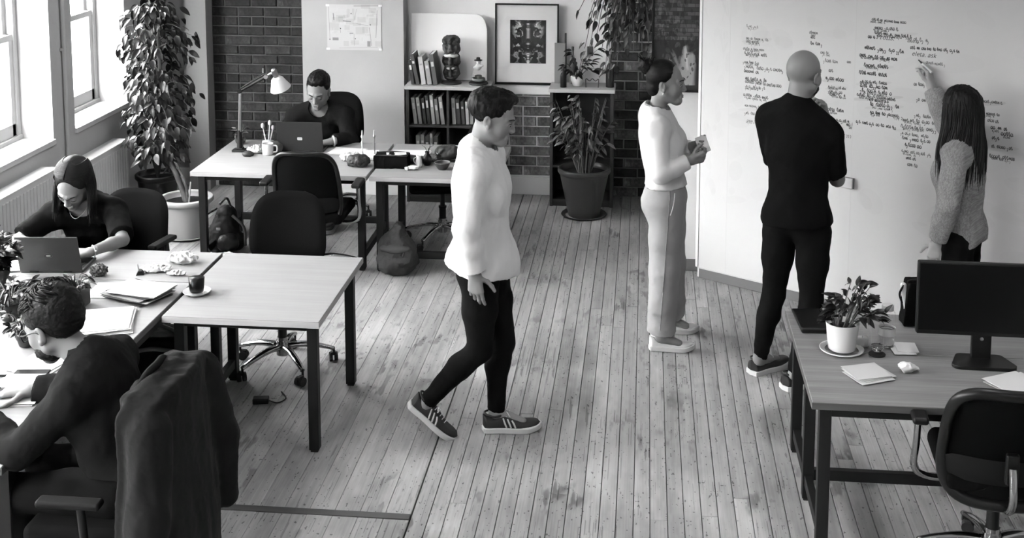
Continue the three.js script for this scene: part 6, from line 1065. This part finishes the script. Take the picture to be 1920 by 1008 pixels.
paperStack('fanned stack of magazines with dark edges near the right corner of the papers desk', [-2.545, .7, -6.045], -.35, { n: 9, w: .29, d: .22, seed: 311, step: .0042, mats: [M.dark, M.bookBlack, M.dark, M.card, M.dark, M.midGrey, M.dark, M.card, M.paper], cat: 'magazines', piece: 'magazine', spread: .3, sag: .004 });
paperStack('white sheet lying between the dark planters and the magazines', [-2.66, .7, -6.10], .1, { n: 2, w: .3, d: .2, seed: 317 });
paperStack('open white notebook pages under the hands of the man in glasses', [-2.60, .7, -4.90], .1, { n: 3, w: .22, d: .3, seed: 321, piece: 'page', cat: 'notebook' });
paperStack('thin white sheets before the chin of the man in glasses', [-2.62, .7, -5.2], -.25, { n: 2, w: .21, d: .29, seed: 327 });
paperStack('two grey cards lying in front of the grey laptop', [-3.10, .7, -6.20], .06, { n: 2, w: .16, d: .09, seed: 331, mats: [M.paperGrey, M.midGrey] });
paperStack('white card lying in front of the grey laptop, right of the grey cards', [-2.95, .7, -6.21], -.02, { n: 1, w: .15, d: .09, seed: 335 });
paperStack('white sheets by the left elbow of the dark haired woman', [-3.42, .7, -6.42], .2, { n: 3, w: .2, d: .24, seed: 337 });
paperStack('white sheets right of the black laptop on the back desk', [-2.19, .7, -9.12], -.1, { n: 3, w: .25, d: .19, seed: 341 });
paperStack('white sheets under the slim candles on the back desk', [-2.06, .7, -9.02], .15, { n: 3, w: .22, d: .26, seed: 343 });
paperStack('white sheets on the crowded back desk beyond the black box', [-1.72, .7, -9.05], .05, { n: 3, w: .3, d: .26, seed: 345 });
paperStack('white envelope pad beside the pot plant on the monitor desk', [.985, .7, -5.43], .42, { n: 5, w: .17, d: .15, seed: 347, mats: [M.paper, M.paper, M.paperGrey, M.paper, M.paperGrey], piece: 'envelope', cat: 'envelopes' });
paperStack('white printed sheets at the right frame edge of the monitor desk', [1.60, .7, -5.36], .5, { n: 4, w: .2, d: .25, seed: 349, mats: [M.paper, M.paperGrey, M.paper] });
paperStack('small white cards between the bottles and the monitor', [1.185, .7, -5.74], .05, { n: 3, w: .10, d: .12, seed: 351 });
function crumple(name, label, pos, r, seed, m = M.paper) { const E = ellip([0, r[1] * .8, 0], r, world); return single(name, blob((x, y, z) => { const n = Math.abs(noise3(x * 26, y * 26, z * 26, seed)) + .6 * Math.abs(noise3(x * 55, y * 55, z * 55, seed + 1)); return smax(E(x, y, z) + .045 * n - .006, -y, .002); }, [0, r[1], 0], [r[0] + .03, r[1] + .03, r[2] + .03], .0055), m, label, 'paper', null, pos); }
crumple('crumpled_paper', 'crumpled white paper bag on the woman desk beside the seam to the bare desk', [-2.505, .7, -6.56], [.085, .035, .055], 361);
crumple('crumpled_paper', 'flat crumpled white wrapper next to the pens on the woman desk', [-2.60, .7, -6.42], [.09, .018, .05], 363);
crumple('crumpled_paper', 'long crumpled white tissue nearest the desk seam, beside the glass', [-2.47, .7, -6.36], [.055, .014, .03], 365);
crumple('crumpled_paper', 'crumpled white scrap lying on the floor under the bare desk', [-2.205, .0, -6.14], [.05, .02, .03], 367);
crumple('crumpled_paper', 'crumpled white tissue beside the envelopes on the monitor desk', [1.155, .7, -5.49], [.05, .026, .035], 369);
crumple('crumpled_paper', 'crumpled white paper among the jars right of the desk lamp', [-2.86, .7, -9.04], [.07, .03, .06], 371);
crumple('crumpled_paper', 'crumpled white paper left of the slim candles on the back desk', [-2.11, .7, -8.88], [.08, .035, .07], 373);
crumple('crumpled_paper', 'crumpled grey scrap in front of the black box on the crowded desk', [-1.62, .7, -8.66], [.06, .015, .04], 375);
// --- odds and ends on the left desks
single('pine_cone', blob((x, y, z) => ellip([0, .03, 0], [.047, .034, .037], world)(x, y, z) + .007 * Math.sin(x * 260) * Math.sin(y * 240 + x * 90) * Math.sin(z * 250) , [0, .03, 0], [.07, .05, .06], .0038), M.darkGrey, 'dark knobbly pine cone on the desk beside the grey laptop', 'pine cone', null, [-2.875, .701, -6.31]);
{ const t = thing('binder_clip', 'black binder clip and cap lying beside the white wrapper', 'clip', [-2.672, .7, -6.375], .3); part('body', extrude([[-.02, 0], [.02, 0], [.008, .022], [-.008, .022]], .04, .001), M.plasticBlack, t); part('handle', tube([[-.006, .022, .01], [-.012, .055, .012], [-.012, .055, .028], [-.006, .022, .03]], .0015, 16, 5), M.steel, t); }
for (const [x, z, a, w] of [[-2.62, -6.46, .4, 'beside the white wrapper, farther from the seam'], [-2.585, -6.385, .2, 'beside the white wrapper, nearer to the seam'], [-2.71, -5.03, .1, 'beyond the hand of the man in glasses']]) { const t = thing('pen', 'dark pen lying ' + w, 'pen', [x, .7, z], a); part('barrel', limb([[-.06, .005, 0], [0, .005, 0], [.052, .005, 0]], [.0042, .0048, .0042], 10, 10), M.plasticBlack, t); part('tip', rod([.052, .005, 0], [.064, .005, 0], .0036, 8, .001), M.steel, t); part('clip', rspan(-.058, -.02, .0095, .011, -.002, .002, .0005), M.steel, t); }
{ const t = thing('phone', 'black phone lying flat by the far hand of the man in glasses', 'phone', [-2.63, .7, -5.06], .12); part('body', rbox(.15, .009, .072, .004, 0, .005, 0), M.plasticBlack, t); part('glass', rspan(-.071, .071, .0092, .0099, -.033, .033, .0003), M.screen, t); }
{ const t = thing('keyboard', 'slim dark keyboard under the fingers of the man in glasses', 'keyboard', [-2.70, .7, -4.74], Math.PI / 2 - .1); part('body', rbox(.32, .012, .115, .004, 0, .007, 0), M.paperGrey, t); const K = []; for (let r = 0; r < 5; r++) for (let c = 0; c < 14; c++) K.push(rbox(.019, .005, .018, .002, -.143 + c * .022, .0145, -.044 + r * .022, 1)); part('key', K, M.plasticBlack, t).userData.kind = 'stuff'; }
{ const t = thing('glass', 'short glass of dark drink on a white saucer by the desk seam', 'glass', [-2.262, .7, -6.10]);
  part('saucer', lathe([[0, 0], [.045, .0], [.06, .008], [.071, .016], [.070, .019], [.058, .012], [.042, .006], [0, .005]], 40), M.whiteGloss, t);
  part('tumbler', lathe([[0, .006], [.036, .006], [.04, .03], [.0425, .095], [.041, .096], [.0385, .032], [.034, .012], [0, .012]], 36), M.glass, t); part('drink', lathe([[0, .013], [.0335, .013], [.0375, .032], [.0405, .086], [0, .087]], 36), mat(.004, .3, 0, { specularIntensity: .4 }), t); }
{ const t = thing('sunglasses', 'folded dark sunglasses lying left of the square planter', 'glasses', [-3.02, .7, -6.08], .3); for (const s of [-1, 1]) part('lens', moved(extrude(roundRect(.052, .04, .016), .002), s * .033, .024, 0), M.screen, t); part('frame', [tube([[-.06, .04, 0], [-.066, .038, -.05], [-.05, .02, -.12]], .002, 12, 5), tube([[.06, .04, 0], [.066, .038, -.05], [.05, .02, -.12]], .002, 12, 5), rod([-.008, .03, 0], [.008, .03, 0], .002, 6)], M.plasticBlack, t); }
{ const t = thing('pouch', 'dark leather pouch between the planters and the grey laptop', 'pouch', [-3.13, .7, -6.10], .25); part('body', blob((x, y, z) => ellip([0, .022, 0], [.09, .026, .04], world)(x, y, z) + .006 * fold3(x * 22, y * 22, z * 22, 4), [0, .02, 0], [.13, .06, .07], .006), M.leather, t); part('zip', tube([[-.08, .03, .02], [0, .048, .004], [.08, .03, .02]], .003, 14, 5), M.steel, t); }
// --- back desks
{ const t = thing('glass_jar', 'tall cloudy glass jar with brushes on the back desk, left of the black laptop', 'jar', [-2.79, .7, -9.10]); part('glass', lathe([[0, 0], [.042, 0], [.045, .01], [.045, .12], [.038, .135], [.0355, .134], [.042, .118], [.042, .012], [0, .01]], 32), M.glass, t); part('filling', lathe([[0, .011], [.041, .011], [.041, .075], [0, .078]], 24), M.paperGrey, t); for (const [x, z, h] of [[.01, 0, .2], [-.02, .01, .18], [.02, -.015, .16]]) part('brush', [rod([x * .4, .05, z], [x * 1.6, h, z * 1.4], .004, 8), blob(ellip([x * 1.7, h + .012, z * 1.4], [.012, .02, .012], world), [x * 1.7, h + .012, z * 1.4], [.02, .03, .02], .004)], M.white, t); }
{ const t = thing('mug', 'squat white mug standing before the cloudy jar', 'mug', [-2.755, .7, -8.98]); part('cup', lathe([[0, 0], [.034, 0], [.04, .006], [.042, .085], [.039, .086], [.037, .01], [0, .008]], 32), M.whiteGloss, t); part('handle', tube([[.04, .07, 0], [.066, .066, 0], [.066, .026, 0], [.04, .02, 0]], .006, 18, 8), M.whiteGloss, t); }
function lumpPiece(label, name, cat, pos, r, seed, m, amp = .012, f = 20) { return single(name, blob((x, y, z) => smax(ellip([0, r[1] * .75, 0], r, world)(x, y, z) + amp * fold3(x * f, y * f, z * f, seed), -y, .003), [0, r[1] * .8, 0], [r[0] + .03, r[1] + .03, r[2] + .03], .006), m, label, cat, null, pos); }
lumpPiece('dark woollen hat lying left of the black laptop', 'hat', 'hat', [-2.72, .7, -9.06], [.06, .05, .05], 401, M.darkGrey);
lumpPiece('small black pouch in front of the cloudy jar', 'pouch', 'pouch', [-2.885, .7, -8.92], [.045, .022, .03], 403, M.dark);
lumpPiece('round dark bundle of yarn beside the black box on the back desk', 'yarn', 'yarn', [-2.015, .7, -8.72], [.085, .05, .06], 405, M.dark, .016, 26);
lumpPiece('dark scarf heaped along the crowded back desk behind the black box', 'scarf', 'scarf', [-1.70, .7, -8.86], [.22, .032, .05], 407, M.dark, .018, 16);
lumpPiece('dark cloth heap at the far right of the crowded back desk', 'cloth', 'cloth', [-1.42, .7, -9.02], [.1, .055, .07], 409, M.dark, .02, 18);
for (const [x, z, w] of [[-2.058, -9.03, 'left'], [-1.972, -9.05, 'right']]) { const t = thing('candlestick', 'slim upright candlestick on the white sheets, the ' + w + ' one of two', 'candlestick', [x, .7, z]); part('foot', lathe([[0, 0], [.024, 0], [.026, .004], [.008, .012], [.006, .03], [0, .03]], 24), M.steel, t); part('stem', lathe([[.005, .02], [.006, .09], [.0045, .10], [.0045, .13], [.009, .135], [.009, .15], [0, .15]], 16), w === 'left' ? M.white : M.steel, t); part('candle', lathe([[0, .15], [.006, .15], [.005, .185], [0, .19]], 12), M.paper, t); }
{ const t = thing('storage_box', 'black fabric storage box with papers on the crowded back desk', 'box', [-1.775, .7, -8.735], .02); part('body', blob((x, y, z) => Math.max(Math.abs(x) - .115, Math.abs(y - .045) - .04, Math.abs(z) - .06) * .9 + .008 * fold3(x * 14, y * 14, z * 14, 3) - .006, [0, .045, 0], [.15, .07, .09], .006), M.chairFabric, t); for (const q of [-1, 1]) part('folded_edge', tube([[-.11, .088, q * .055], [0, .094, q * .06], [.11, .088, q * .055]], .006, 16, 6), M.dark, t); part('sheet', sheet(.14, .09, .01, 9, .03, .09, 0, .2), M.paperGrey, t); }
{ const t = thing('vase', 'small dark vase with a bare twig on the crowded back desk', 'vase', [-1.535, .7, -8.80]); part('body', lathe([[0, 0], [.022, 0], [.034, .03], [.03, .06], [.014, .085], [.017, .1], [.014, .1], [.011, .085], [0, .08]], 28), M.plasticBlack, t); part('twig', [limb([[0, .08, 0], [.01, .12, 0], [.05, .15, .01]], [.003, .0025, .001], 8, 5), limb([[0, .08, 0], [-.015, .13, .005], [-.04, .145, 0]], [.003, .002, .001], 8, 5), limb([[.01, .1, 0], [.02, .15, -.01], [.012, .175, 0]], [.003, .002, .001], 8, 5)], M.dark, t); }
{ const t = thing('creamer', 'little white jug beside the dark vase', 'jug', [-1.585, .7, -8.74]); part('body', lathe([[0, 0], [.02, 0], [.026, .02], [.022, .05], [.017, .07], [.02, .085], [.018, .085], [.015, .07], [0, .06]], 24), M.whiteGloss, t); part('handle', tube([[-.02, .07, 0], [-.036, .06, 0], [-.03, .03, 0], [-.022, .025, 0]], .0035, 14, 6), M.whiteGloss, t); }
{ const t = thing('bowl', 'small dark bowl near the front edge of the crowded back desk', 'bowl', [-1.41, .7, -8.70]); part('bowl', lathe([[0, 0], [.03, 0], [.05, .03], [.056, .05], [.053, .05], [.046, .03], [0, .008]], 32), M.potGrey, t); part('rim', moved(new THREE.TorusGeometry(.0545, .002, 6, 36), 0, .05, 0, Math.PI / 2), M.midGrey, t); }
{ const t = thing('tray', 'thin black tray under the dark cloth on the crowded back desk', 'tray', [-1.46, .7, -8.90]); part('tray', rbox(.36, .008, .02, .003, 0, .005, 0), M.plasticBlack, t); part('tray_lip', rbox(.36, .016, .004, .001, 0, .009, -.01), M.plasticBlack, t); }
for (const [x, z, h, w] of [[-1.475, -8.98, .1, 'a clear glass tumbler beside the dark cloth heap, taller one'], [-1.525, -8.96, .075, 'a clear glass tumbler beside the dark cloth heap, shorter one']]) { const t = thing('glass', w, 'glass', [x, .7, z]); part('tumbler', lathe([[0, 0], [.026, 0], [.03, h], [.0285, h], [.025, .006], [0, .006]], 28), M.glass, t); part('water', lathe([[0, .0065], [.0248, .0065], [.0268, h * .5], [0, h * .5]], 24), M.clearGlass, t); }
// --- monitor desk
{ const t = thing('folder', 'closed black zip folder at the back left corner of the monitor desk', 'folder', [.815, .7, -6.03], .06); part('cover', rbox(.15, .018, .28, .006, 0, .010, 0), M.leather, t); part('spine', rbox(.152, .026, .03, .01, 0, .013, .128), M.plasticBlack, t); part('elastic_band', rbox(.006, .003, .282, .001, .055, .0195, 0), M.plasticSoft, t); part('pages', rspan(-.07, .072, .002, .012, -.138, .139, .002), M.paperGrey, t); }
{ const t = thing('glass_bottle', 'tall clear water bottle on the monitor desk, between pot and monitor', 'bottle', [1.115, .7, -5.765]); part('glass', lathe([[0, 0], [.034, 0], [.038, .006], [.038, .14], [.034, .165], [.024, .18], [.0225, .178], [.032, .163], [.0355, .138], [.0355, .008], [0, .006]], 36), M.glass, t); part('water', lathe([[0, .0075], [.0348, .0085], [.0348, .085], [0, .085]], 32), M.clearGlass, t); part('cap', lathe([[.026, .175], [.027, .198], [.022, .2], [0, .2]], 28), M.paperGrey, t); part('print_band', lathe([[.0383, .06], [.0385, .062], [.0385, .092], [.0383, .094]], 36), M.paperGrey, t); }
{ const t = thing('glass', 'slim clear tumbler with a dark base, beside the water bottle', 'glass', [1.056, .7, -5.665]); part('tumbler', lathe([[0, 0], [.030, 0], [.033, .004], [.030, .02], [.029, .14], [.0275, .14], [.0275, .024], [0, .02]], 32), M.glass, t); part('coaster', lathe([[0, -.0], [.036, 0], [.038, .004], [.036, .007], [0, .007]], 32), M.plasticBlack, t); part('dark_foot', lathe([[0, .021], [.027, .023], [.0272, .045], [0, .045]], 28), M.clearGlass, t); }
{ const t = thing('candle_jar', 'low candle jar half hidden behind the pot plant', 'jar', [1.005, .7, -5.76]); part('glass', lathe([[0, 0], [.028, 0], [.031, .004], [.031, .075], [.0295, .075], [.0285, .006], [0, .005]], 32), M.glass, t); part('wax', lathe([[0, .006], [.028, .006], [.028, .04], [0, .04]], 28), M.white, t); part('wick', rod([0, .04, 0], [0, .05, 0], .001, 5), M.dark, t); }
{ // tote bag behind the monitor
  const t = thing('tote_bag', 'black tote bag with pale lining standing behind the monitor', 'bag', [1.325, .7, -6.055], .1);
  part('body', blob((x, y, z) => smax(Math.max(Math.abs(x) - .085 + .10 * (y - .1), Math.abs(z) - .045) * .9 + .006 * fold3(x * 14, y * 14, z * 14, 5), Math.abs(y - .115) - .11, .012), [0, .115, 0], [.13, .14, .09], .007), M.chairFabric, t);
  part('lining_flap', blob((x, y, z) => cone([-.088, .195, .0], [-.072, .03, .03], .016, .007)(x, y, z) + .004 * fold3(x * 40, y * 12, z * 40, 7), [-.08, .11, .01], [.05, .13, .05], .005), M.paperGrey, t);
  part('strap', tube([[-.06, .21, .03], [-.075, .225, .03], [-.02, .235, .035], [.05, .225, .03]], .006, 20, 6), M.plasticSoft, t); part('strap', tube([[-.09, .2, .01], [-.11, .16, .02], [-.1, .12, .03]], .005, 14, 6), M.plasticSoft, t);
}
// --- jacket over the near chair back
{
  const t = thing('jacket', 'dark wool jacket draped over the back of the near left armchair', 'jacket', [-1.79, 0, -4.44], -Math.PI / 2);
  // chair frame: +z towards the desk (left in the room), x along the back rest
  const F = world, slab = (x, y, z) => { const top = 1.005 - .55 * Math.max(0, Math.abs(x) - .12) ** 2 * 4, w = .265 + .085 * sm(.95, .25, y), bz = .045 * (x / .25) ** 2 - .05 - .05 * sm(.9, .3, y); const dx = Math.abs(x) - w, dy = Math.max(y - top, .235 + .03 * Math.sin(x * 9) - y), dz = Math.abs(z - bz) - .045; const ax = Math.max(dx, 0), ay = Math.max(dy, 0), az = Math.max(dz, 0); return Math.hypot(ax, ay, az) + Math.min(0, Math.max(dx, dy, dz)) - .025; };
  const sleeveR = group([cone([-.27, .90, -.045], [-.36, .60, -.085], .085, .075), cone([-.36, .60, -.085], [-.40, .33, -.09], .075, .062)], .03), sleeveL = group([cone([.26, .90, -.05], [.335, .60, -.07], .08, .075), cone([.335, .60, -.07], [.35, .32, -.06], .075, .062)], .03), collar = cone([-.12, .995, -.005], [.12, .995, -.005], .045, .045), front = (x, y, z) => { const dx = Math.abs(x) - .2, dy = Math.abs(y - .90) - .09, dz = Math.abs(z - .055) - .006; return Math.hypot(Math.max(dx, 0), Math.max(dy, 0), Math.max(dz, 0)) - .02; };
  const fn = (x, y, z) => { let d = slab(x, y, z); if (d > .4) return d - .25; d = smin(d, sleeveR(x, y, z), .03); d = smin(d, sleeveL(x, y, z), .03); d = smin(d, collar(x, y, z), .03); d = smin(d, front(x, y, z), .03); const g = noise3(x * 13 + 3 * noise3(x * 3, y * 2, z * 3, 9), y * 2.2, z * 10, 41); return d + .030 * g * sm(1.05, .7, y) + .010 * noise3(x * 30, y * 8, z * 25, 43) + .003 * fold3(x * 40, y * 40, z * 40, 45); };
  part('body', surfaceNets(fn, [-.55, .14, -.28], [.55, 1.1, .16], .0095, 6), mat(.013, .95, 0, { bumpMap: T.knit, bumpScale: .0008, specularIntensity: .2, sheen: .25, sheenRoughness: .6, sheenColor: gray(.25) }), t);
  part('collar', [tube([[-.15, .99, .045], [-.08, 1.035, .03], [0, 1.045, .02], [.08, 1.035, .03], [.15, .99, .045]], .016, 24, 8)], MS.charcoal, t);
}
// --- bags on the floor
{ const t = thing('backpack', 'small black backpack slumped on the floor by the white pot', 'backpack', [-3.06, 0, -8.86], .3);
  const B = group([cone([0, .14, 0], [.02, .26, -.02], .12, .075), cone([-.06, .08, .05], [.08, .08, .04], .075, .07)], .04);
  part('body', blob((x, y, z) => smax(B(x, y, z) + .02 * fold3(x * 13, y * 13, z * 13, 3), -y, .004), [0, .17, 0], [.22, .2, .2], .009), M.plasticSoft, t);
  for (const g of [tube([[-.05, .33, .02], [-.14, .28, .08], [-.15, .12, .12], [-.1, .03, .1]], .011, 24, 6), tube([[.05, .33, .0], [.02, .40, .02], [-.03, .36, .03]], .009, 18, 6), tube([[.06, .28, .06], [.14, .2, .1], [.15, .06, .1]], .011, 20, 6)]) part('strap', g, M.rubber, t);
  part('front_pocket', blob((x, y, z) => smax(ellip([.02, .09, .1], [.085, .07, .05], world)(x, y, z) + .008 * fold3(x * 20, y * 20, z * 20, 5), -y + .004, .004), [.02, .09, .1], [.13, .11, .09], .008), M.plasticBlack, t); part('buckle', rbox(.03, .02, .012, .004, -.04, .2, .115), M.steel, t); }
{ const t = thing('cloth', 'white rag on the floor in front of the black backpack', 'cloth', [-2.98, 0, -8.67]); part('rag', blob((x, y, z) => smax(ellip([0, .015, 0], [.09, .03, .05], world)(x, y, z) + .02 * fold3(x * 20, y * 20, z * 20, 8), -y, .002), [0, .03, 0], [.13, .06, .09], .007), M.paper, t); }
{ const t = thing('sack', 'grey canvas sack slumped on the floor beneath the crowded back desk', 'bag', [-1.70, 0, -8.52]);
  const B = group([cone([0, .11, 0], [0, .15, 0], .145, .13), cone([0, .18, 0], [.01, .30, -.01], .11, .045)], .05);
  part('body', blob((x, y, z) => smax(B(x, y, z) + .045 * fold3(x * 8, y * 7, z * 8, 13) + .010 * fold3(x * 26, y * 20, z * 26, 15), -y, .01), [0, .18, 0], [.22, .22, .22], .009), M.canvasBag, t);
  part('drawstring', [tube([[-.05, .275, .04], [0, .27, .065], [.055, .275, .035], [.06, .28, -.02], [0, .285, -.06], [-.05, .28, -.03]], .006, 40, 6, true), tube([[.04, .275, .05], [.07, .22, .1], [.06, .16, .14]], .005, 14, 6)], M.darkGrey, t); part('fold_flap', blob((x, y, z) => ellip([.0, .2, .09], [.11, .035, .05], world)(x, y, z) + .01 * fold3(x * 16, y * 16, z * 16, 17), [0, .2, .09], [.15, .08, .1], .008), M.darkGrey, t); }
{ const t = thing('duffel_bag', 'dark strapped bag on the floor behind the near chair, under the left desk', 'bag', [-2.62, 0, -6.50], .1);
  part('body', blob((x, y, z) => { const dx = Math.abs(x) - .14, dy = Math.abs(y - .17) - .13, dz = Math.abs(z) - .09; return smax(Math.hypot(Math.max(dx, 0), Math.max(dy, 0), Math.max(dz, 0)) + Math.min(0, Math.max(dx, dy, dz)) - .03 + .014 * fold3(x * 11, y * 11, z * 11, 23), -y, .004); }, [0, .17, 0], [.22, .2, .17], .009), M.plasticSoft, t);
  for (const g of [tube([[-.17, .25, .13], [0, .285, .14], [.17, .25, .13]], .012, 16, 6), tube([[-.12, .34, .05], [0, .385, .06], [.12, .34, .05]], .01, 18, 6)]) part('strap', g, M.midGrey, t); part('label_patch', rbox(.08, .05, .006, .002, .07, .21, .124), M.paperGrey, t); part('buckle', rbox(.04, .03, .014, .004, .14, .27, .13), M.badge, t); }
{ const t = thing('power_adapter', 'little black power block on the floor by the chair casters', 'adapter', [-2.03, 0, -6.38], .2); part('block', rbox(.085, .03, .05, .006, 0, .016, 0), M.plasticBlack, t); part('cable', tube([[.04, .012, 0], [.09, .006, .02], [.13, .005, -.03], [.1, .005, -.12]], .004, 24, 6), M.rubber, t); }
renderer.render(scene, camera);
